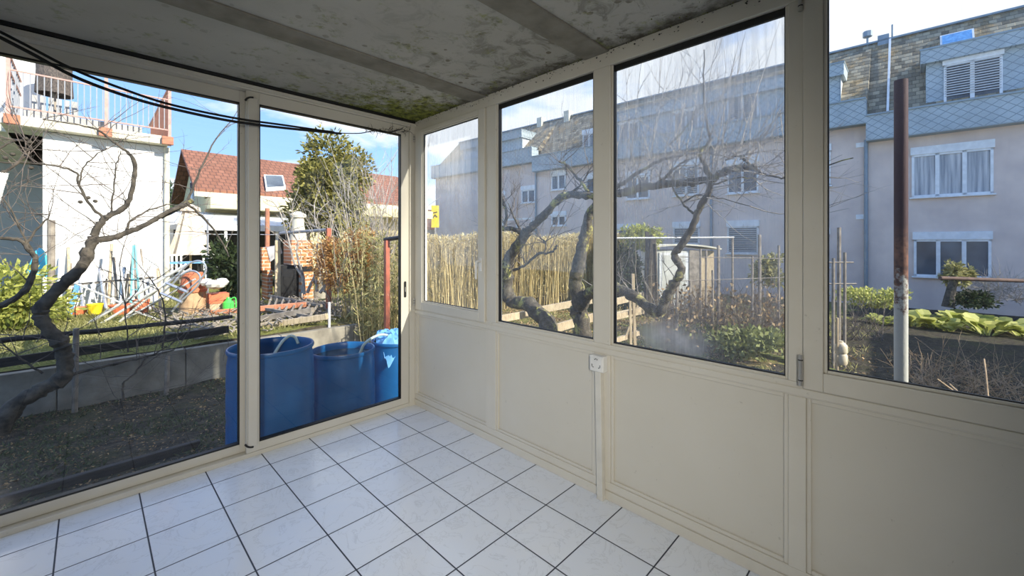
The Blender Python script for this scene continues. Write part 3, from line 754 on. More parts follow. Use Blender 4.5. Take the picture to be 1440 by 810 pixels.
LL([(60, 525), (30, 505), (-10, 470)], .012, .006)
for px, py in ((75, 540), (84, 534), (93, 515), (122, 356), (86, 480)):
    p = Lp(px, py); mb.tube([p+Vector((0,0,-.05)), p, p+Vector((.01,0,.05))], [.04, .056, .04], 8)
mb.build('trunk', M['bark'], t, smooth=True)
mb = MB(); flat = Vector((0,1,0))
for c, r in limbs[1:]:
    for _ in range(7):
        p = rng.choice(c[3:]); shoot(mb, p, Vector((rng.uniform(-1,1), rng.uniform(-.3,.3), rng.uniform(-.2,1))), rng.uniform(.25,.75), rng.uniform(.003,.0048), rng, 2, 6, .22, .1, flat, 2, 4)
for _ in range(16):
    shoot(mb, Lp(rng.uniform(0,330), rng.uniform(440,510)), Vector((rng.uniform(-.4,.4), 0, 1)), rng.uniform(.2,.45), .004, rng, 1, 5, .25, .1, flat, 2, 4)
mb.build('twigs', M['twig'], t)
for px, py in ((8, 222), (36, 195), (38, 211), (38, 220), (42, 200), (44, 236), (113, 284), (134, 283), (124, 278), (18, 217)):
    p = Lp(px, py); MB().lathe(p, [(0, -.018), (.016, -.008), (.018, .004), (.01, .014), (0, .016)], 8).build('dried_fruit', M['bark'], t)['label'] = 'small dark shrivelled fruit'

# yellow lichened branch
mb = MB(); c = limb(mb, [Lp(225, 305, .05), Lp(250, 292, .05), Lp(270, 281, .05)], .026, .03, rng, 4, 8)
o = mb.build('lichen_branch', M['bark2'], t); o['label'] = 'branch stub covered in yellow lichen'

# ------------------------------------------------------------------ right old fruit trees
rng = random.Random(33)
TX = 1.9
def Rp(px, py, dx=0): return PX(px, py, TX+dx)
t = empty('fruit_tree', (TX, Rp(775, 480).y, -.55), 'gnarled bare fruit tree leaning behind the second window', 'tree')
mb = MB(); limbs = []
def RL(pts, r0, r1, n=9):
    r0 *= .84; r1 *= .84
    c = limb(mb, [Rp(*p) for p in pts], r0, r1, rng, 5, n, .008, .15); limbs.append((c, r0)); return c
bp = Rp(792, 500); bp.z = -.6
c = limb(mb, [bp, Rp(772, 462), Rp(756, 440), Rp(742, 427), Rp(722, 425), Rp(714, 412), Rp(713, 385), Rp(716, 362), Rp(728, 345), Rp(742, 325)], .102, .07, rng, 5, 10, .008, .15); limbs.append((c, .1))
RL([(742, 325), (752, 315), (768, 300), (785, 281), (800, 274), (825, 275), (850, 278)], .062, .045)
RL([(738, 330), (722, 322), (707, 322), (699, 317)], .04, .03)
RL([(710, 322), (712, 300), (706, 278), (700, 262)], .028, .014)
RL([(735, 330), (722, 305), (715, 286)], .02, .008)
RL([(722, 380), (740, 372), (755, 358), (775, 355), (784, 345)], .022, .014)
RL([(765, 356), (768, 342), (760, 335)], .012, .006)
RL([(800, 274), (815, 262), (828, 240)], .018, .01)
RL([(828, 270), (812, 250), (795, 230), (786, 228)], .022, .014)
RL([(717, 392), (705, 388), (695, 388)], .03, .03)
mb.build('trunk', M['bark2'], t, smooth=True)
mb = MB(); flat = Vector((1,0,0))
for c, r in limbs[1:]:
    for _ in range(7):
        p = rng.choice(c[2:]); shoot(mb, p, Vector((rng.uniform(-.3,.3), rng.uniform(-1,1), rng.uniform(0,1))), rng.uniform(.25,.8), rng.uniform(.004,.007), rng, 2, 6, .25, .1, flat, 2, 4)
mb.build('twigs', M['twig'], t)

t = empty('fruit_tree', (TX, Rp(820, 480).y, -.55), 'forked fruit tree with thick limbs crossing behind the middle window', 'tree')
mb = MB(); limbs = []
bp = Rp(822, 520); bp.z = -.6
c = limb(mb, [bp, Rp(820, 470), Rp(814, 440), Rp(816, 425), Rp(810, 400), Rp(812, 380), Rp(819, 350), Rp(824, 325), Rp(830, 300), Rp(842, 285), Rp(860, 274)], .105, .042, rng, 5, 10, .008, .14); limbs.append((c, .1))
RL([(818, 430), (830, 412), (845, 405), (862, 405), (882, 411), (902, 424), (918, 436), (930, 440)], .075, .062)
RL([(930, 440), (936, 422), (948, 400), (955, 388), (957, 375), (949, 362), (952, 352), (965, 335), (976, 312), (985, 290), (997, 270), (999, 250), (992, 235)], .055, .026)
RL([(860, 274), (880, 270), (905, 264), (940, 259), (975, 256), (1000, 252), (1015, 243), (1030, 238), (1055, 235), (1062, 232)], .052, .032)
RL([(862, 268), (880, 255), (905, 238), (930, 225), (960, 218)], .028, .012)
RL([(920, 262), (945, 240), (965, 225)], .02, .01)
RL([(975, 300), (960, 285), (945, 262), (950, 240)], .014, .007)
RL([(1055, 235), (1075, 245), (1100, 250), (1125, 245), (1200, 222)], .014, .005)
RL([(1000, 262), (1025, 252), (1060, 250)], .012, .006)
RL([(1055, 233), (1040, 220), (1020, 225)], .016, .008)
RL([(960, 285), (980, 275), (1010, 278), (1055, 290)], .010, .004)
RL([(940, 205), (965, 180), (980, 150)], .009, .004)
RL([(992, 235), (985, 215), (998, 195), (990, 150), (990, 70)], .022, .006)
mb.build('trunk', M['bark2'], t, smooth=True)
mb = MB()
for px, py, tx, ty in ((880, 265, 905, 70), (872, 270, 862, 110), (890, 262, 880, 100), (905, 262, 945, 75), (915, 258, 930, 60), (940, 255, 975, 85), (955, 250, 960, 95), (975, 250, 1008, 60), (1000, 245, 1040, 60), (1005, 242, 1050, 45), (1030, 238, 1095, 30), (900, 262, 868, 150), (1050, 235, 1062, 130), (985, 255, 1020, 120), (925, 262, 952, 130), (890, 265, 920, 130), (965, 220, 985, 95), (1015, 243, 1020, 70), (1060, 235, 1105, 120), (870, 272, 890, 170), (1062, 232, 1110, 250), (1040, 225, 1090, 175), (915, 240, 900, 150)):
    p, q = Rp(px, py), Rp(tx, ty, rng.uniform(-.4,.6)); n = 7; pts = [p.lerp(q, i/n)+rv(rng, .012)*(i>0) for i in range(n+1)]
    mb.tube(pts, [.0055*(1-.7*i/n) for i in range(n+1)], 5, False)
    for _ in range(4):
        b_ = rng.choice(pts[1:-1]); shoot(mb, b_, (q-p).normalized()+rv(rng,.9), rng.uniform(.15,.45), .0035, rng, 1, 5, .2, .1, flat, 2, 4)
for c, r in limbs[1:]:
    for _ in range(8):
        p = rng.choice(c[2:]); shoot(mb, p, Vector((rng.uniform(-.4,.4), rng.uniform(-1,1), rng.uniform(-.2,1))), rng.uniform(.2,.7), rng.uniform(.0035,.006), rng, 2, 6, .25, .1, flat, 2, 4)
mb.build('twigs', M['twig_sun_pale'], t)

# ------------------------------------------------------------------ white house with roof terrace
WY = 8.1
h = empty('house', (-1.5, WY, GT), 'white rendered house with a roof terrace beyond the left garden', 'house')
xr = PY(236, 300, WY).x; xl = PY(60, 300, WY).x
MB().box(xl, xr, WY, WY+7, -.2, 3.42).build('wall', M['housewhite'], h)
o = MB().box(xl-7, xl-.002, WY+5.0, WY+7, -.2, 3.42).build('wall', M['houseshade'], h); o['label'] = 'recessed wall with blue-grey shade in its colour'
sx0, sx1 = PY(12, 200, WY-.25).x, PY(238, 200, WY-.25).x
MB().box(sx0-3.5, xl, WY+.6, WY+7, 3.43, 3.60).box(sx0-.1, sx1, WY-.25, WY+7, 3.43, 3.60).build('terrace_slab', M['slab'], h, bevel=.01)
MB().box(sx0-6, sx0-.3, WY+2.5, WY+9, 3.6, 6.6).build('upper_storey', M['housewhite'], h)
o = MB().box(sx0-.6, PY(56, 100, WY+1.6).x, WY+1.6, WY+2.4, 3.6, 6.6).build('upper_storey', M['housewhite'], h)
rt, rb = 4.62, 3.72
r_ = MB(); yy = WY-.30
r_.bar((sx0, yy, rt), (sx1, yy, rt), .035, .035).bar((sx0, yy, rt-.28), (sx1, yy, rt-.28), .025, .025).bar((sx0, yy, rb), (sx1, yy, rb), .025, .025)
for i, f in enumerate((0.0, .56, 1.0)):
    x = sx0+(sx1-sx0)*f; r_.box(x-.025, x+.025, yy-.025, yy+.025, 3.40, rt)
r_.bar((sx1, yy, rt), (sx1, WY+4, rt), .035, .035).bar((sx0, yy, rt), (sx0, WY+1.5, rt), .035, .035).bar((sx0, yy, rt-.28), (sx0, WY+1.5, rt-.28), .03, .03)
ro = r_.build('railing', M['pinkrail'], h)
g_ = MB(); nb = 26
for i in range(nb+1):
    x = sx0+(sx1-sx0)*i/nb; g_.box(x-.007, x+.007, yy-.007, yy+.007, rb, rt-.28)
for i in range(9): g_.box(sx0-.007, sx0+.007, yy+.2*i, yy+.2*i+.014, rb, rt)
g_.build('balusters', M['greyrail'], ro)
s_ = MB()
for i in range(16): s_.box(sx1-.02, sx1-.005, yy+.05+i*.22, yy+.24+i*.22, 3.62, rt-.12)
o = s_.build('side_screen', M['orangewood'], h); o['label'] = 'orange-brown vertical board screen at the terrace end'
for f in (0.02, .555, .985):
    x = sx0+(sx1-sx0)*f; MB().box(x-.09, x+.09, yy-.06, yy+.02, 3.42, 3.58).build('bracket', M['rust'], h, bevel=.005)
MB().tube([(xr-.02, WY-.06, .2), (xr-.02, WY-.06, 3.4)], .045, 10).build('downpipe', M['slab'], h)
tw = MB(); a_ = PY(22, 100, WY+1.1); b_ = PY(104, 118, WY+1.1)
# terrace clutter
x0, x1 = PY(50, 110, WY+.8).x, PY(102, 110, WY+.8).x
t = empty('grass_parasol', ((x0+x1)/2, WY+.8, 3.6), 'dark thatched sunshade standing on the roof terrace behind the railing', 'sunshade')
mb = MB(); zc = PY(75, 96, WY+.8).z; cx = (x0+x1)/2; R_ = (x1-x0)/2
mb.lathe((cx, WY+.8, 0), [(0, zc+.30), (.25, zc+.20), (R_*1.0, zc-.08), (R_*1.08, zc-.52), (R_*.98, zc-.52), (R_*.9, zc-.1), (0, zc+.2)], 18); mb.build('thatch_cover', M['thatch'], t)
MB().tube([(cx, WY+.8, 3.6), (cx, WY+.8, zc+.2)], .03, 8).build('pole', M['timber_grey'], t)
q = PY(78, 150, WY+.55); t = empty('garden_chair', (q.x, WY+.3, 3.6), 'grey slatted garden chair on the roof terrace under the thatched sunshade', 'chair')
mb = MB()
for i in range(6): mb.box(q.x-.28+i*.1, q.x-.21+i*.1, WY+.30, WY+.33, 3.84, 4.12)
mb.build('backrest', M['greybox'], t); MB().box(q.x-.3, q.x+.3, WY+.30, WY+.8, 3.82, 3.86).build('seat', M['greybox'], t)
for sx in (-.27, .25):
    for sy in (.32, .76): MB().box(q.x+sx, q.x+sx+.03, WY+sy-.01, WY+sy+.02, 3.6, 3.82).build('leg', M['greybox'], t)
# plant trough on terrace
q0, q1 = PY(140, 168, WY+.3).x, PY(175, 172, WY+.3).x
tag(MB().box(q0, q1, WY+.1, WY+.4, 3.605, 3.78).build('planter_box', M['greybox'], bevel=.01), 'low grey planter box on the right half of the roof terrace', 'planter')
tag(MB().box(sx0+.15, sx0+1.7, WY-.1, WY+.1, 3.605, 3.74).build('planter_box', M['greybox'], bevel=.01), 'long grey planter box at the left end of the roof terrace', 'planter')

# shaded low bush at left, cyan cloth, posts
rng = random.Random(5)
p = G(8, 470, GT); mb = MB(); foliage(mb, (p.x-.3, p.y+.6, GT+.35), (1.0, .6, .55), 3800, .10, rng, 9, .3, 2.5)
tag(mb.build('garden_bush', M['bushleaf']), 'yellow-green low bush at the far left in front of the shaded wall', 'bush')
pp = P(72, 385, 6.6); mb = MB().tube([(pp.x, pp.y, .1), (pp.x, pp.y, P(72, 310, 6.6).z)], .045, 8)
tag(mb.build('fence_post', M['timber_grey']), 'grey wooden post in front of the left part of the white house', 'post')
t = empty('sunshade', P(56, 390, 6.9).xy.to_3d()+Vector((0,0,GT)), 'small folded cyan blue sunshade by the grey wooden post', 'sunshade')
q = P(56, 375, 6.9)
MB().lathe((q.x, q.y, 0), [(.0, q.z+.34), (.06, q.z+.25), (.13, q.z), (.17, q.z-.17), (0, q.z-.12)], 9).build('cloth', M['cyan'], t)
MB().tube([(q.x, q.y, GT), (q.x, q.y, q.z+.36)], .018, 6).build('pole', M['timber'], t)

# leaning poles along the white wall
rng = random.Random(12)
poles = [(96, 348, 98, 450), (101, 366, 90, 452), (136, 378, 122, 452), (140, 378, 150, 450), (157, 343, 152, 448), (160, 362, 165, 450), (165, 342, 178, 452), (175, 376, 168, 450), (188, 352, 178, 455), (190, 344, 192, 452), (193, 346, 212, 455), (215, 376, 216, 440), (222, 378, 226, 440), (150, 392, 146, 455), (208, 390, 208, 448), (84, 362, 80, 450), (180, 385, 172, 455), (198, 350, 206, 448), (128, 400, 140, 452), (112, 392, 118, 455)]
for i, (a, b, c, d) in enumerate(poles):
    k = rng.uniform(7.3, 7.6); q0 = P(a, b, k+.2); q1 = P(c, d, k-.1); q1.z = max(q1.z, GT-.02)
    mb = MB().tube([q1, q0], rng.uniform(.014,.026), 7)
    tag(mb.build('garden_pole', [M['timber'], M['timber_grey'], M['pvc'], M['alu']][i % 4]), ['pale wooden pole leaning against the white house wall', 'grey weathered pole leaning against the white house wall', 'white plastic pole leaning against the white house wall', 'bare metal pole leaning against the white house wall'][i % 4], 'pole', ['wooden poles against the white wall', 'weathered poles against the white wall', 'white poles against the white wall', 'metal poles against the white wall'][i % 4])
# stepladder turquoise
t = empty('stepladder', P(190, 445, 7.2), 'turquoise metal stepladder folded against the white house', 'ladder')
mt = basic('turquoise_paint', (.25, .66, .72), rough=.5)
for a in (183, 198): MB().tube([P(a, 447, 7.15), P(189+(a-190)*.2, 345, 7.3)], .016, 6).build('side_rail', mt, t)
for i in range(6):
    f = i/7+.1; MB().bar(P(183, 447, 7.15).lerp(P(188, 345, 7.3), f), P(198, 447, 7.15).lerp(P(191, 345, 7.3), f), .03, .015).build('rung', mt, t)
mb = MB().bar(P(109, 400, 6.9), P(94, 452, 6.8), .03, .07); tag(mb.build('blue_plank', M['tarp']), 'narrow blue board leaning among the poles by the white wall', 'board')
mb = MB().bar(P(65, 404, 7.5), P(215, 390, 7.55), .03, .04); tag(mb.build('horizontal_rail', M['timber_grey']), 'thin grey horizontal rail holding the leaning poles', 'rail')
for a, b, c, d, nm, m_, lab in ((100, 447, 120, 455, 'plastic_tub', 'orangeplastic', 'orange tub on the ground below the leaning poles, leftmost'), (158, 446, 184, 458, 'plastic_tub', 'orangeplastic', 'flat red tub on the ground below the leaning poles'), (190, 437, 208, 456, 'plastic_tub', 'terracotta', 'tall terracotta-coloured tub right of the flat red tub'), (125, 440, 142, 453, 'plastic_tub', 'yellow', 'yellow tub on the ground between the leaning poles')):
    q0, q1 = P(a, d, 7.0), P(c, b, 7.0); w = (q1-q0).xy.length/2; cx, cy = (q0.x+q1.x)/2, (q0.y+q1.y)/2
    hh = (d-b)/FP*7.0
    mb = MB().lathe((cx, cy, GT), [(0, 0), (w*.75, 0), (w, hh), (w*1.06, hh), (w*1.06, hh+.02), (w*.92, hh+.02), (w*.7, .02), (0, .02)], 18)
    tag(mb.build(nm, M[m_]), lab, 'tub')
# long white pipes lying diagonally
for i, (a, b, c, d, r) in enumerate(((112, 462, 262, 372, .022), (118, 470, 268, 378, .02), (150, 468, 240, 392, .018), (105, 398, 175, 428, .014), (190, 438, 224, 449, .014), (140, 470, 275, 392, .015))):
    mb = MB().tube([P(a, b, 6.2+.05*i), P(c, d, 6.35+.04*i)], r, 8)
    tag(mb.build('plastic_pipe', M['pvc']), 'long white pipe lying diagonally on the heap in front of the white house', 'pipe', 'white pipes on the heap')
# tubular metal chair frames
def tubeframe(dx, dy, lab):
    mb = MB()
    k = 6.3
    for o_ in (0, .22):
        mb.tube(catmull([P(232+dx, 402+dy, k+o_), P(250+dx, 386+dy, k+o_), P(266+dx, 371+dy, k+o_), P(280+dx, 367+dy, k+o_), P(289+dx, 374+dy, k+o_), P(286+dx, 388+dy, k+o_), P(262+dx, 410+dy, k+o_), P(250+dx, 424+dy, k+o_)], 6), .014, 7)
    mb.tube([P(232+dx, 402+dy, k), P(232+dx, 402+dy, k+.22)], .012, 6).tube([P(250+dx, 424+dy, k), P(250+dx, 424+dy, k+.22)], .012, 6)
    mb.tube([P(234+dx, 398+dy, k), P(264+dx, 411+dy, k)], .022, 6)
    tag(mb.build('chair_frame', M['alu'], smooth=True), lab, 'chair frame')
tubeframe(0, 0, 'bent aluminium chair frame with its loop up beside the terracotta pot')
tubeframe(-8, 14, 'second bent aluminium chair frame lying lower in the heap')
# chopping log with terracotta pot
q = G(271, 443, GT)
t = empty('chopping_log', (q.x, q.y, GT), 'thick cut log standing under the terracotta pot', 'log')
k = (HC-GT)*FP/(443-HY); wl_ = 15/FP*k; zt = P(0, 410, k).z
MB().lathe((q.x, q.y, 0), [(0, GT-.05), (wl_*1.05, GT-.05), (wl_, zt), (0, zt)], 14).build('log', M['log'], t, smooth=True)
zt2 = P(0, 383, k).z
pt = MB().lathe((q.x, q.y, 0), [(0, zt), (wl_*1.12, zt), (wl_*1.12, zt+.04), (wl_*1.0, zt+.05), (wl_*.78, zt2), (0, zt2)], 20)
tag(pt.build('flower_pot', M['terracotta'], smooth=True), 'large terracotta flower pot turned upside down on the log', 'pot')
# plastic sheet bundle, crate, green can
rng = random.Random(6)
q = P(303, 400, 6.9); mb = MB()
for i in range(9): 
    c = Vector((q.x+rng.uniform(-.14,.14), q.y+rng.uniform(-.1,.1), q.z+rng.uniform(-.06,.06))); mb.lathe(c, [(0, -.07), (.07, -.05), (.10, 0), (.06, .06), (0, .07)], 7)
tag(mb.build('plastic_bundle', M['pvc'], smooth=False), 'crumpled white plastic bundle lying on the planter crate', 'bundle')
q = G(306, 440, GT); k = (HC-GT)*FP/(440-HY); w = 11/FP*k; z1 = P(0, 412, k).z
t = empty('planter_crate', (q.x, q.y, GT), 'wooden crate with an orange-red upper edge beneath the plastic bundle', 'crate')
MB().box(q.x-w, q.x+w, q.y-.12, q.y+.12, GT, GT+(z1-GT)*.5).build('box', M['timber'], t); MB().box(q.x-w*1.05, q.x+w*1.05, q.y-.13, q.y+.13, GT+(z1-GT)*.52, z1).build('rim', M['orangeplastic'], t)
q = G(321, 441, GT); k = (HC-GT)*FP/(441-HY); w = 7/FP*k; z1 = P(0, 422, k).z
t = empty('watering_can', (q.x, q.y, GT), 'bright green plastic can on the ground near the door stile', 'can')
MB().lathe((q.x, q.y, GT), [(0, 0), (w, 0), (w, z1-GT-.04), (w*.5, z1-GT), (w*.3, z1-GT+.05), (0, z1-GT+.05)], 14).build('body', M['greenplastic'], t, smooth=True)
MB().tube(catmull([(q.x+w*.4, q.y, z1+.02), (q.x+w*1.2, q.y, z1+.03), (q.x+w*1.3, q.y, GT+.1), (q.x+w*.95, q.y, GT+.06)]), .01, 6).build('handle', M['greenplastic'], t)

# closed parasol
k = 12.6; q = P(268, 342, k)
t = empty('closed_parasol', (q.x, q.y, GT), 'closed cream parasol standing in front of the yellow house terrace', 'parasol')
mb = MB(); n = 40; rings = []
zz = [P(0, y, k).z for y in (289, 295, 310, 335, 358)]
for z, r in zip(zz, (.03, .16, .24, .36, .50)):
    b = len(mb.v)
    for j in range(n):
        a = 2*PI*j/n; rr = r*(1+.14*math.cos(a*8)); mb.v.append(Vector((q.x+math.cos(a)*rr, q.y+math.sin(a)*rr, z)))
    rings.append(b)
for a, b in zip(rings, rings[1:]):
    for j in range(n): mb.f.append((a+j, a+(j+1)%n, b+(j+1)%n, b+j))
mb.build('canopy', M['parasol'], t, smooth=True)
MB().lathe((q.x, q.y, zz[0]-.16), [(.12, 0), (.26, -.02), (.24, .1), (.03, .2)], 16).build('vent_cap', M['parasol'], t)
MB().tube([(q.x, q.y, GT), (q.x, q.y, zz[0]+.05)], .03, 8).build('pole', M['timber'], t)
MB().box(q.x-.3, q.x+.3, q.y-.3, q.y+.3, GT-.02, GT+.1).build('base', M['concrete'], t)

# ------------------------------------------------------------------ yellow house with clay roof
h = empty('house', (4.5, 17, GT), 'pale yellow house with a brown clay tile roof behind the left garden', 'house')
hx0, hx1 = 1.0, 11.0
MB().prism([(16.6, 0), (16.6, 3.35), (19.2, 5.1), (21.8, 3.35), (21.8, 0)], 'x', hx0+.15, hx1).build('wall', M['yellowwall'], h)
rf = MB(); e = .14
for y0, z0, y1, z1 in ((16.0, 3.30, 19.2, 5.28), (22.4, 3.30, 19.2, 5.28)):
    rf.hexa([(hx0-.25, y0, z0), (hx1, y0, z0), (hx1, y1, z1), (hx0-.25, y1, z1), (hx0-.25, y0, z0+e), (hx1, y0, z0+e), (hx1, y1, z1+e), (hx0-.25, y1, z1+e)])
ro = rf.build('roof', M['rooftile'], h)
MB().box(hx0-.25, hx1, 15.98, 16.06, 3.16, 3.34).build('gutter', M['slab'], h)
MB().box(hx0+.15, hx1, 15.5, 16.62, 2.72, 3.12).build('balcony_front', M['yellowwall'], h)
def roof_pt(px, py):
    r = ray(px); # intersect front roof plane
    n = Vector((0, -(5.28-3.30), 3.2)); p0 = Vector((0, 16.0, 3.30+e)); d = Vector((r.x, r.y, (HY-py)/FP)); k = (p0-CAM).dot(n)/d.dot(n); return CAM+d*k
q = [roof_pt(*p) for p in ((371, 250), (398, 251), (402, 268), (374, 270))]
mb = MB().hexa([p+Vector((0,0,.02)) for p in (q[3], q[2], q[1], q[0])]+[p+Vector((0,0,.14)) for p in (q[3], q[2], q[1], q[0])]); so = mb.build('skylight', M['winwhite'], h)
MB().face([p+Vector((0,-.0,.16))*1 + (sum(q, Vector())/4-p)*.16 for p in (q[3], q[2], q[1], q[0])]).build('pane', M['pane'], so)
for px in (395, 402):
    x = PY(px, 300, 16.6).x; w = MB().box(x-.35, x+.35, 16.55, 16.62, 1.9, 2.6).build('window', M['winwhite'], h); MB().box(x-.30, x+.30, 16.53, 16.56, 1.95, 2.55).build('pane', M['pane'], w)
# gable window
w = MB().box(1.10, 1.16, 18.7, 19.5, 3.2, 4.1).build('window', M['winwhite'], h); MB().box(1.08, 1.11, 18.78, 19.42, 3.28, 4.02).build('pane', M['pane'], w)
# terrace canopy
t = empty('terrace_canopy', (2, 14.6, GT), 'white corrugated terrace roof on posts in front of the yellow house', 'canopy')
cx0, cx1 = PY(236, 300, 13.8).x, PY(470, 300, 13.8).x
MB().hexa([(cx0, 13.8, 2.0), (cx1, 13.8, 2.0), (cx1, 16.55, 2.55), (cx0, 16.55, 2.55), (cx0, 13.8, 2.06), (cx1, 13.8, 2.06), (cx1, 16.55, 2.61), (cx0, 16.55, 2.61)]).build('roof_sheet', M['awning'], t)
MB().box(cx0, cx1, 13.74, 13.80, 1.84, 2.04).build('fascia', M['winwhite'], t)
for x in (cx0+.1, 1.3, 2.9, cx1-.2): MB().box(x-.04, x+.04, 13.8, 13.88, GT-.05, 1.98).build('post', M['winwhite'], t)
o = MB().box(cx0-.4, cx1, 16.40, 16.55, GT-.05, 2.1).build('back_wall', M['shadow_in'], t); o['label'] = 'terrace back wall coloured as dark shade'
# things on terrace : white chairs + table
def gchair(px, py, k, lab, rot=0):
    q = P(px, py, k); z = GT; t = empty('terrace_chair', (q.x, q.y, z), lab, 'chair')
    mb = MB()
    for i in range(5): mb.box(q.x-.22+i*.1, q.x-.17+i*.1, q.y+.2, q.y+.22, z+.42, z+.85)
    mb.box(q.x-.24, q.x+.26, q.y+.19, q.y+.23, z+.85, z+.9); mb.build('backrest', M['pvc'], t)
    MB().box(q.x-.24, q.x+.26, q.y-.24, q.y+.22, z+.40, z+.44).build('seat', M['pvc'], t)
    for a in (-.23, .22):
        for b in (-.23, .19): MB().box(q.x+a, q.x+a+.03, q.y+b, q.y+b+.03, z-.02, z+.40).build('leg', M['pvc'], t)
gchair(243, 375, 11.4, 'white garden chair left of the closed parasol'); gchair(300, 372, 12.0, 'white garden chair right of the closed parasol')
q = P(262, 372, 10.8); t = empty('garden_table', (q.x, q.y, GT), 'dark garden table with a blue cloth in front of the parasol', 'table')
MB().box(q.x-.45, q.x+.35, q.y-.3, q.y+.3, GT+.68, GT+.72).build('table_top', M['tarp'], t)
for a in (-.42, .28):
    for b in (-.27, .23): MB().box(q.x+a, q.x+a+.04, q.y+b, q.y+b+.04, GT-.02, GT+.68).build('leg', M['darkmetal'], t)
# shaded dark shrub right of parasol
rng = random.Random(77)
q = P(322, 385, 8.8); mb = MB(); foliage(mb, (q.x, q.y, .85), (.42, .4, .75), 1800, .12, rng, 8, .3)
tag(mb.build('dark_shrub', M['darkleaf']), 'dark evergreen shrub just left of the door stile behind the green can', 'shrub')
# a thin rotary pole near
q0 = P(292, 308, 8.6); mb = MB().tube([(q0.x, q0.y, GT-.05), q0], .02, 6)
tag(mb.build('metal_pole', M['greyrail']), 'slim grey metal pole right of the closed parasol', 'pole')

# ------------------------------------------------------------------ brick barbecue and things through right door
k = 8.6; q = P(424, 415, k)
t = empty('brick_barbecue', (q.x, q.y, GT), 'orange brick garden barbecue with a pale chimney hood', 'barbecue')
wx = 14/FP*k
z1 = P(0, 338, k).z; zm = P(0, 372, k).z
MB().box(q.x-wx, q.x+wx, q.y-.05, q.y+.45, zm, z1).box(q.x-wx*.1, q.x+wx*1.0, q.y-.08, q.y+.45, GT-.05, zm).build('brick_body', M['brick'], t)
MB().box(q.x-wx*.1, q.x+wx*.95, q.y-.10, q.y-.07, zm-.14, zm-.04).build('opening', M['darkmetal'], t)
zt = P(0, 300, k).z
MB().lathe((q.x, q.y+.2, 0), [(.17, z1), (.16, z1+.12), (.12, z1+.3), (.11, zt-.1), (.15, zt-.08), (.16, zt-.02), (.13, zt), (.05, zt+.05), (0, zt+.05)], 16).build('chimney_hood', M['slab'], t, smooth=True)
q2 = P(376, 400, k); z0 = P(0, 348, k).z
arch = MB()
for i in range(9):
    a0, a1 = PI*i/8*.5, PI*(i+.8)/8*.5
arch.box(q2.x-.10, q2.x+.06, q2.y, q2.y+.4, P(0, 380, k).z, z0).box(q2.x+.0, q2.x+.10, q2.y, q2.y+.4, GT, P(0, 380, k).z)
arch.build('side_pillar', M['brick'], t)
MB().prism([(q2.x-.02, z0), (q2.x+.05, z0-.3), (q2.x+.28, z0-.12), (q2.x+.24, z0+.04)], 'y', q2.y-.02, q2.y+.3).build('metal_hood', M['alu'], t)
MB().box(q2.x+.1, q.x-wx*.1, q.y+.1, q.y+.4, GT-.03, GT+.75).build('firebox', M['darkmetal'], t)
q = P(376, 350, 8.9); mb = MB().tube([(q.x, q.y, GT-.05), (q.x, q.y, P(0, 293, 8.9).z)], .045, 8); tag(mb.build('flue_pipe', M['rust'], smooth=True), 'rusty vertical pipe behind the left end of the barbecue', 'pipe')
q = P(391, 350, 7.9); mb = MB().box(q.x-.045, q.x+.045, q.y, q.y+.05, GT-.05, P(0, 338, 7.9).z); tag(mb.build('wooden_post', M['timber']), 'pale upright wooden plank in front of the barbecue', 'post')
# wooden trestle chair
q = G(410, 417, GT); t = empty('wooden_stool', (q.x, q.y, GT), 'small wooden stool frame standing before the barbecue', 'stool')
MB().box(q.x-.17, q.x+.17, q.y-.15, q.y+.15, GT+.34, GT+.38).build('seat', M['timber'], t)
for a in (-.16, .12):
    for b in (-.14, .10): MB().box(q.x+a, q.x+a+.04, q.y+b, q.y+b+.04, GT-.02, GT+.34).build('leg', M['timber'], t)
MB().box(q.x-.14, q.x+.14, q.y-.14, q.y-.11, GT+.12, GT+.15).build('stretcher', M['timber'], t)
# red clothesline posts
q = P(462, 350, 7.2); zt = P(0, 321, 7.2).z
t = empty('red_post', (q.x, q.y, GT), 'red steel post with a grey crossbar in the middle of the right door view', 'post')
MB().box(q.x-.035, q.x+.035, q.y-.035, q.y+.035, GT-.1, zt).build('post', M['redmetal'], t)
MB().tube([P(394, 328, 7.9), P(462, 323, 7.2)], .028, 8).build('crossbar', M['greyrail'], t)
q = P(544, 400, 5.8); zt = P(0, 338, 5.8).z
t = empty('red_post', (q.x, q.y, -.4), 'tall red steel post behind the rearmost barrel', 'post')
MB().box(q.x-.03, q.x+.03, q.y-.03, q.y+.03, -.5, zt).build('post', M['redmetal'], t)
MB().tube([P(541, 337, 5.85), P(563, 334, 5.7)], .03, 8).build('crossbar', M['darkmetal'], t)
q = P(463, 425, 6.0); tag(MB().tube([(q.x, q.y, -.4), (q.x, q.y, P(0, 425, 6).z)], .02, 8).build('garden_stake', M['pvc']), 'thin white stake just behind the middle barrel', 'stake')
mb = MB().tube([P(225, 329, 8.0), P(394, 330, 7.9)], .006, 5); tag(mb.build('washing_line', M['pvc']), 'thin pale line strung from the white house to the crossbar', 'line')
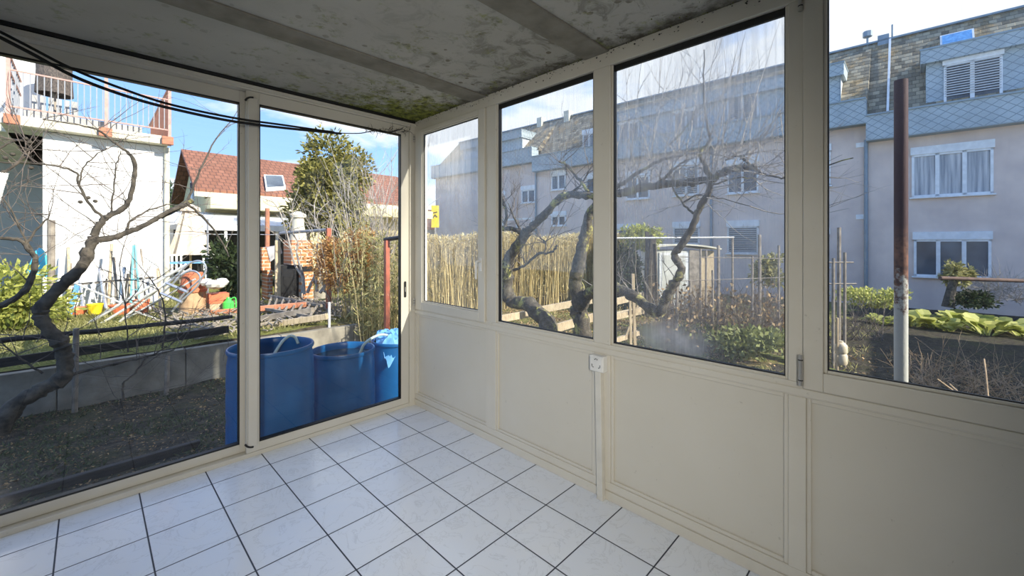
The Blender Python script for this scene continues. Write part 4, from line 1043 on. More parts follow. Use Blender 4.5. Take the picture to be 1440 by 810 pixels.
# cracked concrete wall block right of retaining wall handled; ladder lying
t = empty('wooden_ladder', P(415, 430, 6.8), 'old grey wooden ladder lying on the rubble behind the barrels', 'ladder')
A0, A1, B0, B1 = P(378, 416, 7.2), P(452, 430, 6.4), P(372, 434, 6.6), P(440, 446, 6.0)
MB().bar(A0, A1, .04, .04).build('side_rail', M['timber_grey'], t); MB().bar(B0, B1, .04, .04).build('side_rail', M['timber_grey'], t)
for i in range(8): MB().bar(A0.lerp(A1, (i+.5)/8), B0.lerp(B1, (i+.5)/8), .025, .025).build('rung', M['timber_grey'], t)
for i, (a, b, c, d, m_, lab, kk) in enumerate(((365, 434, 432, 428, 'orangewood', 'flat orange-red board on the ground before the barbecue', 6.6), (365, 459, 460, 445, 'timber', 'long pale squared timber lying behind the nearest barrel', 5.9), (366, 448, 440, 436, 'timber_grey', 'grey timber lying between the ladder and the pale beam', 6.2), (280, 441, 342, 436, 'orangewood', 'orange-red board lying near the green can', 6.9))):
    q0, q1 = P(a, b, kk), P(c, d, kk); tag(MB().bar(q0, q1, .08, .08).build('timber_beam', M[m_], bevel=.006), lab, 'timber')
rng = random.Random(9)
mb = MB()
for i in range(900):
    x, y = rng.uniform(-1.2, 1.6), rng.uniform(3.1, 6.2); a = rng.uniform(0, PI); l = rng.uniform(.04, .22)
    z = gzn(x, y)+.02+rng.random()*.07
    mb.bar((x, y, z), (x+math.cos(a)*l, y+math.sin(a)*l, z+rng.uniform(-.03,.06)), .02, .015)
tag(mb.build('wood_rubble', M['timber_grey']), 'heap of broken sticks and rubble on the terrace behind the barrels', 'rubble', kind='stuff')

# evergreen tree and shrubs
def crown_tree(name, q, gzv, trunk_h, rad, n, size, mat, label, cat='tree', seed=1, lumps=10, trunk_r=.1, shell=.35):
    rng = random.Random(seed)
    t = empty(name, (q.x, q.y, gzv), label, cat)
    mb = MB(); mb.tube([(q.x, q.y, gzv-.1), (q.x+.05, q.y, gzv+trunk_h*.5), (q.x, q.y, gzv+trunk_h)], [trunk_r, trunk_r*.8, trunk_r*.4], 8)
    for _ in range(14): shoot(mb, Vector((q.x, q.y, gzv+trunk_h*rng.uniform(.4,.95))), Vector((rng.uniform(-1,1), rng.uniform(-1,1), .8)), rad[0]*rng.uniform(.7,1.1), trunk_r*.3, rng, 1, 6, .15, .1, None, 2, 5)
    mb.build('trunk', M['bark'], t)
    mb = MB(); foliage(mb, q, rad, n, size, rng, lumps, shell); mb.build('foliage', mat, t); return t
q = P(470, 268, 13.5); crown_tree('evergreen_tree', q, GT, 3.0, (1.42, 1.2, 1.6), 19000, .16, M['evergreen'], 'tall yellow-green evergreen tree behind the brick barbecue', seed=3, lumps=16)
q = P(443, 250, 13.8); 
q = P(540, 280, 30); crown_tree('conifer_tree', Vector((q.x, q.y, 3.6)), -.5, 3.5, (1.6, 1.6, 1.6), 3000, .3, M['conifer'], 'distant dark conifer above the red roof at the right door edge', seed=5)
q = P(237, 262, 24); crown_tree('conifer_tree', Vector((q.x, q.y, 3.2)), 0, 3.5, (.9, .9, 1.8), 2500, .25, M['conifer'], 'distant conifer between the white house and the yellow house', seed=6)
q = P(300, 360, 30)
# far red-roofed house
h = empty('house', P(552, 320, 34), 'distant small house with a red roof at the edge of the right door', 'house')
a = P(535, 320, 34); b = P(600, 320, 34); z0, z1 = 1.5, 3.2
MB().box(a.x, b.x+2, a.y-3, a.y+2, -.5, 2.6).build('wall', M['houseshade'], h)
MB().hexa([(a.x-.4, a.y-3.4, 2.5), (b.x+2.4, a.y-3.4, 2.5), (b.x+2.4, a.y-.5, 4.2), (a.x-.4, a.y-.5, 4.2), (a.x-.4, a.y-3.4, 2.7), (b.x+2.4, a.y-3.4, 2.7), (b.x+2.4, a.y-.5, 4.4), (a.x-.4, a.y-.5, 4.4)]).build('roof', M['terracotta'], h)
# bare pale branched shrub near chimney
rng = random.Random(41)
t = empty('bare_shrub', P(440, 430, 7.8), 'pale bare forked shrub growing in front of the evergreen tree', 'shrub')
mb = MB()
for px, py, ppx, ppy in ((425, 412, 410, 300), (432, 412, 470, 300), (450, 412, 500, 320), (446, 410, 445, 290), (455, 410, 520, 340), (428, 414, 385, 275)):
    p0, p1 = P(px, py, 7.4), P(ppx, ppy, 7.5); pts = [p0.lerp(p1, i/6)+rv(rng, .07)*(0<i) for i in range(7)]
    c = catmull(pts, 3); mb.tube(c, [.028*(1-.75*i/(len(c)-1)) for i in range(len(c))], 6)
    for _ in range(9): shoot(mb, rng.choice(c[6:]), (p1-p0).normalized()+rv(rng,.9), rng.uniform(.3,.8), .008, rng, 1, 6, .25, .15, None, 2, 4)
mb.build('branches', M['twig_sun_pale'], t)
q = G(449, 418, GT); 
tag(MB().lathe((q.x, q.y, GT-.02), [(.16, 0), (.15, .12), (.09, .18), (.08, .3), (.10, .42), (.06, .5), (.07, .58), (.05, .66), (0, .68)], 14).build('stone_ornament', M['concrete'], smooth=True), 'weathered grey stone garden ornament beside the red post', 'ornament')
# copper bush and bamboo clump between red posts
rng = random.Random(15)
q = P(490, 372, 6.9); t = empty('copper_bush', (q.x, q.y, GT-.1), 'copper-leaved bush between the two red posts', 'bush')
mb = MB(); foliage(mb, (q.x, q.y, q.z+.02), (.55, .5, .55), 8000, .06, rng, 12, .2); mb.build('foliage', M['redbush'], t)
mb = MB()
for _ in range(26): shoot(mb, Vector((q.x+rng.uniform(-.2,.2), q.y+rng.uniform(-.2,.2), GT-.15)), Vector((rng.uniform(-.4,.4), rng.uniform(-.4,.4), 1)), rng.uniform(1.0,1.9), .009, rng, 1, 6, .12, .1, None, 2, 4)
mb.build('stems', M['twig_sun_pale'], t)
q = P(510, 440, 6.0); t = empty('bamboo_clump', (q.x+.2, q.y, -.1), 'tall olive and straw coloured bamboo clump behind the middle barrel', 'bamboo')
mb = MB(); lf = MB()
for i in range(150):
    x, y = q.x+rng.uniform(-.02,.95), q.y+rng.uniform(-.3,.7); z0 = gz(x, y)-.05
    pts = shoot(mb, Vector((x, y, z0)), Vector((rng.uniform(-.18,.18), rng.uniform(-.18,.18), 1)), rng.uniform(.9,2.0), .009, rng, 0, 6, .07, .2, None, 0, 5)
    for p in pts[2:]:
        for _ in range(7): lf.leaf(p+rv(rng,.05), rv(rng)+Vector((0,0,.2)), .02, rng.uniform(.06,.13), rng)
mb.build('canes', M['reed'], t); lf.build('leaves', M['bamboo'], t)
# pinkish twiggy tree behind it
rng = random.Random(16)
q = P(530, 400, 9.5); t = empty('bare_tree', (q.x, q.y, 0), 'fine pinkish bare twiggy tree rising above the bamboo clump', 'tree')
mb = MB()
for _ in range(34): shoot(mb, Vector((q.x+rng.uniform(-.3,.3), q.y+rng.uniform(-.3,.3), 0)), Vector((rng.uniform(-.4,.4), rng.uniform(-.4,.4), 1)), rng.uniform(2.0,3.3), .016, rng, 2, 7, .12, .2, None, 3, 4)
mb.build('branches', M['twig_sun_pale'], t)

# ------------------------------------------------------------------ reed hedge
rng = random.Random(50)
HA, HB = Vector((3.6, 8.3, 0)), Vector((10.3, 3.6, 0)); hd_ = (HB-HA).normalized(); hn = Vector((hd_.y, -hd_.x, 0))
if hn.dot(CAM-HA) < 0: hn = -hn
Lh = (HB-HA).length
t = empty('reed_hedge', (HA+HB)/2+Vector((0,0,-.6)), 'long golden dry reed hedge across the back of the right garden', 'hedge')
mb = MB()
b0, b1 = HA-hn*.25, HB-hn*.25
mb.hexa([(b0.x, b0.y, -.7), (b1.x, b1.y, -.8), (b1.x-hn.x*.3, b1.y-hn.y*.3, -.8), (b0.x-hn.x*.3, b0.y-hn.y*.3, -.7), (b0.x, b0.y, 1.4), (b1.x, b1.y, 1.35), (b1.x-hn.x*.3, b1.y-hn.y*.3, 1.35), (b0.x-hn.x*.3, b0.y-hn.y*.3, 1.4)])
mb.build('dense_core', M['reedcore'], t)
mb = MB()
for i in range(4200):
    s = rng.random()*Lh; p = HA+hd_*s+hn*rng.uniform(-.25,.28); p.z = gz(p.x, p.y)-.05
    l = (1.62+.10*math.sin(s*2)+rng.uniform(-.25,.1)) - p.z
    d = Vector((rng.uniform(-.1,.1), rng.uniform(-.1,.1), 1)); q = p+d*l*.5+rv(rng,.03); q2 = p+d*l+rv(rng,.06)
    mb.tube([p, q, q2], [.010, .008, .003], 3, False)
mb.build('canes', M['reed'], t)
mb = MB()
for i in range(15000):
    s = rng.random()*Lh; zt = 1.60+.08*math.sin(s*2); z = zt - rng.random()**1.6*1.9
    p = HA+hd_*s+hn*rng.uniform(-.2,.33); p.z = z+rng.uniform(0,.1)
    mb.leaf(p, rv(rng)+Vector((0,0,.5)), .028, rng.uniform(.06,.15), rng)
mb.build('dry_leaves', M['reed'], t)

# dark ivy bush at hedge end, stump-like post, shed
q = P(888, 370, 12.2); mb = MB(); rng = random.Random(51); foliage(mb, (q.x, q.y, .45), (.62, .6, 1.1), 5000, .12, rng, 14, .2)
tag(mb.build('ivy_bush', M['darkleaf']), 'dark green ivy bush at the right end of the reed hedge', 'bush')
q = P(905, 333, 12.6); mb = MB(); foliage(mb, (q.x, q.y, 1.55), (.9, .6, .38), 2600, .12, rng, 10, .2)
tag(mb.build('hedge_top', M['bushleaf']), 'yellow-green leafy growth above the dark ivy bush', 'bush')
q = P(914, 370, 11.8); mb = MB()
for i in range(16): 
    a = rng.uniform(-.26,.26); mb.bar((q.x+a, q.y+rng.uniform(-.15,.15), -.75), (q.x+a*.5, q.y+rng.uniform(-.1,.1), rng.uniform(1.0,1.75)), .10, .06)
tag(mb.build('plank_stack', M['bark']), 'upright dark brown planks leaning left of the shed', 'planks')
q0, q1 = G(921, 424, -.68), None
k = 13.6; x0 = P(921, 400, k); 
t = empty('garden_shed', P(955, 420, k).xy.to_3d()+Vector((0,0,-.7)), 'small pale garden shed with a curved roof left of the bean poles', 'shed')
u = RT; w_ = (985-921)/FP*k; A = P(921, 400, k); fwd = FW
def sh(a, b, z): v = A+u*a+fwd*b; return (v.x, v.y, z)
zb, zt = -.75, P(0, 352, k).z
def obox(mb, a0, a1, b0, b1, z0, z1, sh=sh): mb.hexa([sh(a0,b0,z0), sh(a1,b0,z0), sh(a1,b1,z0), sh(a0,b1,z0), sh(a0,b0,z1), sh(a1,b0,z1), sh(a1,b1,z1), sh(a0,b1,z1)]); return mb
obox(MB(), 0, w_, 0, 1.4, zb, zt).build('body', M['shed'], t)
d_ = obox(MB(), .14, w_-.42, -.03, 0, zb+.1, zt-.08).build('door_panel', M['winwhite'], t); obox(MB(), .22, w_-.50, -.035, -.028, zb+.2, zt-.16).build('inset_panel', M['shed'], d_)
obox(MB(), w_-.38, w_, -.04, 0, zb, zt).build('corner_board', M['timber_grey'], t)
rf = MB(); npt = 10
for i in range(npt):
    a0, a1 = -.12+(w_+.75)*i/npt, -.12+(w_+.75)*(i+1)/npt; z_a = zt+.16*math.sin(PI*(.15+.8*i/npt)); z_b = zt+.16*math.sin(PI*(.15+.8*(i+1)/npt))
    rf.hexa([sh(a0,-.15,z_a), sh(a1,-.15,z_b), sh(a1,1.6,z_b), sh(a0,1.6,z_a), sh(a0,-.15,z_a+.05), sh(a1,-.15,z_b+.05), sh(a1,1.6,z_b+.05), sh(a0,1.6,z_a+.05)])
rf.build('roof', M['slab'], t)
obox(MB(), w_+.02, w_+.5, .1, 1.3, zb, zt-.02).build('side_store', M['timber'], t)

# ------------------------------------------------------------------ apartment row
ap = empty('apartment_building', (fac_x(0), 0, -.9), 'long pinkish apartment row with blue-grey shingle band and mossy mansard roof', 'building')
def FB(mb, a0, a1, z0, z1, b0, b1):
    mb.hexa([(fac_x(a0)+b0, a0, z0), (fac_x(a0)+b1, a0, z0), (fac_x(a1)+b1, a1, z0), (fac_x(a1)+b0, a1, z0), (fac_x(a0)+b0, a0, z1), (fac_x(a0)+b1, a0, z1), (fac_x(a1)+b1, a1, z1), (fac_x(a1)+b0, a1, z1)]); return mb
AJ, AE, AR = -1.87, 24.0, -14.0
units = [(AR, AJ, 5.22, .0), (AJ, 13.9, 5.88, .25), (13.9, AE, 6.5, .0)]
wmb = MB(); bmb = MB(); rmb = MB(); gmb = MB()
RZ, RB = 9.75, 2.4
for a0, a1, ez, off in units:
    FB(wmb, a0, a1, -1.0, ez+.05, 0, 9)
    FB(bmb, a0, a1, ez, ez+.88, -.45, .2)
    FB(gmb, a0, a1, ez+.88, ez+.94, -.50, .25)
    FB(gmb, a0, a1, ez-.03, ez, -.44, .1)
    z0 = ez+.80
    rmb.hexa([(fac_x(a0)+.0, a0, z0), (fac_x(a0)+6, a0, z0), (fac_x(a1)+6, a1, z0), (fac_x(a1)+.0, a1, z0), (fac_x(a0)+RB, a0, RZ), (fac_x(a0)+5, a0, RZ), (fac_x(a1)+5, a1, RZ), (fac_x(a1)+RB, a1, RZ)])
wmb.build('wall', M['facade'], ap); bmb.build('shingle_band', M['cladding'], ap); rmb.build('mansard_roof', M['mansard'], ap); gmb.build('band_flashing', M['blue_grey'], ap)
FB(MB(), AR, AE, RZ, RZ+.07, RB-.1, RB+.1).build('ridge_flashing', M['zinc'], ap)
def rb_at(z, ez): return RB*(z-(ez+.8))/(RZ-(ez+.8))
# dormers
def dormer(a0, a1, ez, zt, fb=.25, lit_left=False):
    z0 = ez+.90
    d = FB(MB(), a0, a1, z0, zt-.42, fb, RB+.3).build('dormer', M['cladding'], ap)
    FB(MB(), a0-.14, a1+.14, zt-.46, zt, fb-.22, RB+.3).build('fascia', M['cladding'], d)
    FB(MB(), a0-.16, a1+.16, zt, zt+.06, fb-.25, RB+.3).build('flashing', M['blue_grey'], d)
    FB(MB(), a0-.012, a0-.002, z0, zt-.47, fb+.02, RB+.2).build('cheek', M['winwhite'], d)
    FB(MB(), a0-.03, a0-.002, z0, zt-.42, fb-.03, fb+.02).build('corner_flashing', M['blue_grey'], d)
    return d
dR = dormer(-13.5, -3.45, 5.22, 8.22)
dM = dormer(-1.05, 9.3, 5.88, 8.45)
dL = dormer(15.3, 21.0, 6.5, 8.8)
def win(px0, py0, px1, py1, par=ap, b=0.0, n=3, style='curtain', box=True, lower=None):
    a1, zt = FA(px0, py0, b); a0, _ = FA(px1, py0, b); _, zb = FA(px0, py1, b)
    fw = .07
    f = MB(); o = b-.03
    FB(f, a0, a1, zb, zb+fw, o-.02, b+.01); FB(f, a0, a1, zt-fw, zt, o-.02, b+.01)
    FB(f, a0, a0+fw, zb, zt, o-.02, b+.01); FB(f, a1-fw, a1, zb, zt, o-.02, b+.01)
    for i in range(1, n):
        c = a0+(a1-a0)*i/n; FB(f, c-fw*.75, c+fw*.75, zb, zt, o-.02, b+.01)
    w = f.build('window', M['winwhite'], par)
    FB(MB(), a0+.02, a1-.02, zb+.02, zt-.02, b-.012, b-.004).build('pane', {'curtain': M['curtain'], 'dark': M['pane'], 'blind': M['pane']}[style], w)
    if box: FB(MB(), a0-.03, a1+.03, zt, zt+.27, o-.05, b+.0).build('shutter_box', M['winwhite'], w)
    FB(MB(), a0-.05, a1+.05, zb-.05, zb, b-.12, b).build('sill', M['winwhite'], w)
    if style == 'blind':
        s = MB(); z = zt-.03; zend = lower if lower is not None else zb+.05
        while z > zend: FB(s, a0+.03, a1-.03, z-.045, z-.01, b-.075, b-.06); z -= .085
        o_ = s.build('blind', M['blind'], w); o_['label'] = 'grey slatted outside blind'
# right unit
win(1282, 219, 1397, 278, n=3, style='curtain')
win(1285, 337, 1394, 388, n=3, style='dark')
z_, = (FA(1327, 138, .25)[1],)
win(1327, 93, 1410, 148, par=ap, b=.25, n=2, style='blind', box=True, lower=z_)
win(1150, 214, 1168, 262, n=1, style='dark'); win(1150, 330, 1166, 375, n=1, style='blind')
# middle unit
win(1023, 232, 1067, 273, n=2, style='dark'); win(948, 236, 983, 276, n=2, style='blind'); win(881, 250, 914, 281, n=2, style='dark')
win(1023, 319, 1067, 356, n=1, style='blind'); win(947, 320, 984, 344, n=1, style='blind'); win(869, 322, 896, 342, n=1, style='dark')
win(825, 251, 845, 272, n=1, style='dark'); win(776, 247, 796, 268, n=2, style='dark'); win(776, 304, 796, 318, n=2, style='dark'); win(734, 268, 753, 286, n=2, style='dark')
win(700, 275, 712, 292, n=1, style='blind')
for r in ((1023, 140, 1067, 178), (948, 160, 983, 192), (871, 176, 899, 204), (820, 190, 838, 214)): win(*r, b=.25, n=2, style='blind')
win(700, 222, 718, 238, b=.25, n=2, style='dark')
# downpipes, vents, skylight, chimneys
for a, zt in ((AJ+.02, 5.3), (3.6, 5.9), (13.9, 5.9)):
    MB().tube([(fac_x(a)-.07, a, -.9), (fac_x(a)-.07, a, zt)], .06, 8).build('downpipe', M['zinc'], ap)
for px, py in ((1210, 204), (1210, 305)):
    a, z = FA(px, py); FB(MB(), a-.13, a+.13, z-.09, z+.09, -.03, .0).build('wall_vent', M['winwhite'], ap)
ez = 5.22
def roofface(a, z, ez, out=.06): b = rb_at(z, ez); return Vector((fac_x(a)+b-out, a, z))
a0, a1 = FA(1370, 45, 1.9)[0], FA(1322, 45, 1.9)[0]
q = [roofface(a0, 8.75, ez), roofface(a1, 8.75, ez), roofface(a1, 9.3, ez), roofface(a0, 9.3, ez)]
sk = MB().hexa([p+Vector((.2,0,0)) for p in q]+[p-Vector((.02,0,-.01)) for p in q]).build('skylight', M['winwhite'], ap)
c_ = sum(q, Vector())/4; MB().face([p.lerp(c_, .12)-Vector((.03,0,-.01)) for p in q]).build('pane', M['tarp'], sk)
for px in (1255, 800, 762):
    a, _ = FA(px, 60, 2.4)
    if px == 1255:
        mb = MB().tube([(fac_x(a)+2.4, a, 9.5), (fac_x(a)+2.4, a, 10.35)], .035, 6); FB(mb, a+.1, a+.45, 9.5, 10.0, 2.3, 2.6); mb.build('roof_vent', M['zinc'], ap)
    else: FB(MB(), a-.2, a+.2, 9.3, 10.1, 2.1, 2.6).build('chimney', M['slab'], ap)
a, _ = FA(1220, 70, 2.4); MB().lathe((fac_x(a)+2.4, a, 9.7), [(.04, 0), (.04, .35), (.16, .4), (.16, .62), (0, .68)], 8).build('roof_vent', M['zinc'], ap)
# sloped roof flashing strip between right unit and its neighbour
a, _ = FA(1250, 60, 1.2)
MB().bar((fac_x(a)-.02, a, 6.1), (fac_x(a)+RB-.1, a, 9.75), .07, .05).build('verge_flashing', M['winwhite'], ap)
# stair railing / white balcony pipes on the facade behind the reed hedge
a, z = FA(722, 308); a2, z2 = FA(765, 314)
mb = MB(); x = fac_x(a)-1.0; mb.bar((x, a, 2.9), (x, a2, 2.9), .08, .10)
for q_ in (a, (a+a2)/2, a2): mb.bar((x, q_, -1), (x, q_, 2.9), .08, .08)
tag(mb.build('white_frame', M['winwhite']), 'white open post-and-beam frame in front of the far apartment wall', 'frame')
# cream building far beyond with yellow sign
h = empty('house', P(606, 320, 42), 'distant cream building seen at the left edge of the corner casement', 'house')
a, b = P(560, 320, 42), P(620, 320, 42)
MB().prism([(a.x-1, -1), (b.x, -1), (b.x, 5.6), ((a.x+b.x)/2, 8.2), (a.x-1, 5.6)], 'y', a.y, a.y+8).build('wall', M['yellowwall'], h)
q = P(612, 305, 24); k = 24
t = empty('yellow_sign', (q.x, q.y, -.6), 'yellow sign board on a post seen through the corner casement', 'sign')
u0, u1 = -.20, .24
def sg(a, z, o=0): v = q + RT*a - FW*o; return (v.x, v.y, z)
z0, z1 = P(0, 320, 24).z, P(0, 289, 24).z
MB().hexa([sg(-.22,z0,-.02), sg(.22,z0,-.02), sg(.22,z0,.02), sg(-.22,z0,.02), sg(-.22,z1,-.02), sg(.22,z1,-.02), sg(.22,z1,.02), sg(-.22,z1,.02)]).build('board', M['yellow'], t)
MB().tube([sg(-.12, z0+.55, .03), sg(0, z0+.75, .03), sg(.12, z0+.6, .03)], .03, 5).tube([sg(-.1, z0+.85, .03), sg(.12, z0+.9, .03)], .03, 5).build('mark', M['darkmetal'], t)
MB().tube([sg(0, -.6), sg(0, z0)], .05, 6).build('post', M['greyrail'], t)

# ------------------------------------------------------------------ right garden bits
def gpt(px, py, z=-.55): q = G(px, py, z); return q
# timber raised bed planks seen through window 2/3
for a, b, c, d, kk, lab in ((738, 440, 832, 422, 8.2, 'pale plank edging the bed behind the second window'), (700, 449, 745, 441, 8.0, 'short pinkish plank at the lower left of the second window'), (862, 425, 905, 415, 8.6, 'pale plank left of the ladder stakes in the middle window'), (862, 445, 905, 436, 7.6, 'lower pale plank in the middle window'), (770, 465, 835, 446, 6.8, 'low plank close behind the second window frame')):
    q0, q1 = P(a, b, kk), P(c, d, kk*1.05); tag(MB().bar(q0, q1, .05, .14).build('bed_plank', M['timber'], bevel=.005), lab, 'plank')
# wooden A trestle in window 3
t = empty('wooden_trestle', P(888, 480, 5.6).xy.to_3d()+Vector((0,0,-.55)), 'pale wooden trestle of stakes at the lower left of the middle window', 'trestle')
for (a, b, c, d, w) in ((890, 385, 893, 485, .035), (886, 420, 887, 480, .03), (878, 478, 893, 440, .025)):
    q0, q1 = P(a, b, 5.6), P(c, d, 5.6); q1 = q0+(q1-q0)*1.35
    MB().bar(q0, q1, w, w).build('leg', M['timber'], t)
MB().bar(P(855, 482, 5.5), P(898, 468, 5.7), .04, .06).bar(P(858, 446, 5.5), P(900, 436, 5.7), .03, .05).build('crosspiece', M['timber'], t)
# bean pole stakes
rng = random.Random(60)
stakes = [(952, 400, 470), (985, 350, 470), (993, 352, 470), (1010, 345, 440), (1030, 335, 465), (1058, 360, 470), (1068, 330, 480), (1095, 345, 480), (1002, 380, 450), (970, 395, 450), (1172, 363, 510), (1188, 355, 470), (1180, 320, 420)]
for i, (px, y0, y1) in enumerate(stakes):
    k = 8.4 if px < 1120 else (6.6 if px != 1180 else 7.2); q = P(px, y0, k); g = gz(q.x, q.y)-.05
    mb = MB().tube([(q.x+rng.uniform(-.04,.04), q.y, g), q], .022 if i % 3 else .03, 7)
    tag(mb.build('bean_pole', M['timber_grey']), 'upright grey wooden bean pole in the middle window garden' if px < 1120 else 'rough wooden pole at the left side of the far right window', 'pole', 'bean poles in the middle garden' if px < 1120 else 'poles at the left of the far right window')
for i, (a, b, c, d, k, lab) in enumerate(((944, 361, 1108, 364, 8.3, 'lower thin trellis wire strung between the bean poles'), (958, 395, 1108, 390, 8.3, 'lowest trellis wire strung between the bean poles'), (862, 335, 1032, 334, 8.5, 'pale upper rail crossing in front of the shed'), (1160, 369, 1200, 369, 6.6, 'short upper cross stick on the poles at the right window edge'), (1160, 399, 1204, 399, 6.6, 'short lower cross stick on the poles at the right window edge'))):
    tag(MB().tube([P(a, b, k), P(c, d, k)], .008 if i < 2 else (.02 if i == 2 else .012), 5).build('trellis_wire' if i < 2 else 'cross_rail', M['timber_grey'] if i != 2 else M['pvc']), lab, 'wire' if i < 2 else 'rail')
# canes & dry stalks
mb = MB(); lf = MB()
for i in range(620):
    px = rng.uniform(930, 1112); k = rng.uniform(7.2, 10); q = P(px, 400, k); g = gz(q.x, q.y)
    pts = shoot(mb, Vector((q.x, q.y, g-.03)), Vector((rng.uniform(-.3,.3), rng.uniform(-.3,.3), 1)), rng.uniform(.6,1.25), .006, rng, 1, 6, .12, .1, None, 2, 4)
    for p in pts[1:]:
        if rng.random() < .5: lf.leaf(p, rv(rng), .05, .09, rng)
t = empty('raspberry_canes', P(1030, 460, 8.4).xy.to_3d()+Vector((0,0,-.6)), 'thicket of dry brown berry canes between the bean poles', 'canes', kind='stuff')
mb.build('canes', M['twig'], t); lf.build('dry_leaves', M['litter'], t)
for (px, py, k, rx, rz, n, m_, lab, sd) in ((1080, 382, 10.5, .42, .55, 1500, 'bamboo', 'rounded olive bush in front of the apartment wall, right in the middle window', 1), (1000, 470, 7.6, .6, .22, 900, 'weed', 'low green weedy plants at the foot of the bean poles, left clump', 2), (1060, 480, 7.0, .7, .28, 1500, 'weed', 'low green weedy plants at the foot of the bean poles, right clump', 3), (1230, 420, 11, .8, .3, 1500, 'cabbage', 'low lit green plants left of the rusty post', 4)):
    q = P(px, py, k); mb = MB(); r2 = random.Random(sd); foliage(mb, (q.x, q.y, max(q.z, gz(q.x, q.y)+rz*.6)), (rx, rx, rz), n, .10, r2, 10, .2, 1.8)
    tag(mb.build('leafy_plant', M[m_]), lab, 'plant')
# cabbages / chard row
def chard(px, py, k, s, lab, seed):
    r2 = random.Random(seed); q = P(px, py, k); g = gz(q.x, q.y); mb = MB()
    for i in range(26):
        a = r2.uniform(0, 2*PI); tilt = r2.uniform(.25, 1.1); l = s*r2.uniform(.5, 1.0); w = l*.42
        d = Vector((math.cos(a)*math.sin(tilt), math.sin(a)*math.sin(tilt), math.cos(tilt))); sd = Vector((-math.sin(a), math.cos(a), 0))
        b0 = Vector((q.x, q.y, g)) + Vector((math.cos(a), math.sin(a), 0))*s*.15
        b = len(mb.v); prof = ((0, .08), (.3, .25), (.55, 1), (.8, .85), (1, .05))
        for t_, ww in prof:
            c = b0+d*l*t_ - Vector((0,0,1))*l*.35*t_*t_
            mb.v += [c-sd*w*ww*.5+Vector((0,0,.03*ww)), c, c+sd*w*ww*.5+Vector((0,0,.03*ww))]
        for j in range(4):
            for c in (0, 1): mb.f.append((b+j*3+c, b+j*3+c+1, b+j*3+c+4, b+j*3+c+3))
    tag(mb.build('chard_plant', M['cabbage']), lab, 'plant')
chard(1240, 432, 11.5, .6, 'leafy green chard plant left of the rusty post', 1)
for i, (px, py, k, s) in enumerate(((1285, 440, 11.2, .75), (1312, 443, 11.0, .85), (1335, 446, 10.6, .6), (1362, 447, 10.8, .95), (1388, 450, 10.2, .9), (1412, 450, 10.6, .7), (1440, 455, 10.0, .8), (1345, 440, 12, .7))):
    chard(px, py, k, s, ['bright green chard plant just right of the rusty post', 'tall bright chard plant under the lower three-pane window', 'small chard plant in the middle of the row', 'largest bright chard plant right of the ivy-covered stump', 'broad-leaved chard plant near the right edge', 'smaller chard plant second from the right edge', 'chard plant cut by the right edge of the view', 'chard plant standing behind the row near the ivy stump'][i], 10+i)
# ivy stump, dark mound, dry brush
rng = random.Random(70)
q = P(1345, 400, 12.0); t = empty('ivy_stump', (q.x, q.y, -.8), 'ivy-covered tree stump in front of the lower three-pane window', 'stump')
MB().tube([P(1333, 432, 12), P(1338, 405, 12), P(1348, 378, 12)], [.14, .10, .07], 8).build('trunk', M['bark'], t)
mb = MB(); foliage(mb, P(1350, 385, 12), (.42, .4, .45), 900, .12, rng, 8, .2); mb.build('ivy', M['bamboo'], t)
mb = MB(); foliage(mb, P(1362, 418, 12.2), (1.0, .6, .28), 3000, .10, rng, 12, .1)
tag(mb.build('dark_bush', M['darkleaf']), 'dark flat evergreen mound behind the chard plants', 'bush')
mb = MB()
for _ in range(110): 
    q = P(rng.uniform(1370, 1440), rng.uniform(405, 430), 12.0); shoot(mb, q, Vector((rng.uniform(-1,1), rng.uniform(-1,1), rng.uniform(0,.7))), rng.uniform(.5,1.2), .008, rng, 1, 6, .15, .1, None, 2, 4)
tag(mb.build('brushwood', M['twig_sun_pale']), 'pile of dry pruned brushwood at the right edge of the far window', 'brushwood', kind='stuff')
# bare shrub near left of window 4
mb = MB()
for _ in range(40):
    q = P(rng.uniform(1168, 1250), 415, 9); q.z = gz(q.x, q.y); shoot(mb, q, Vector((rng.uniform(-.7,.7), rng.uniform(-.7,.7), .8)), rng.uniform(.5,1.3), .007, rng, 1, 6, .15, .1, None, 2, 4)
tag(mb.build('bare_bush', M['twig']), 'low bare twiggy bush behind the poles left of the rusty post', 'bush')
# rusty post & pipe
q = P(1267, 342, 2.62); mb = MB().tube([(q.x, q.y, -.7), (q.x, q.y, 1.0), (q.x, q.y, P(0, 113, 2.62).z)], .034, 20)
tag(mb.build('rusty_post', M['rustpost'], smooth=True), 'rusty round steel post with flaking white lower part outside the far right window', 'post')
t = empty('handrail_pipe', P(1400, 396, 7.0).xy.to_3d()+Vector((0,0,-.7)), 'rusty brown horizontal pipe rail above the vegetable bed', 'rail')
MB().tube([P(1322, 391, 7.0), P(1560, 399, 7.0)], .033, 10).build('pipe', M['brownpipe'], t, smooth=True)
for px in (1540,): 
    q = P(px, 393, 7.0); MB().tube([(q.x, q.y, gz(q.x, q.y)-.05), (q.x, q.y, q.z)], .025, 8).build('support', M['rust'], t)
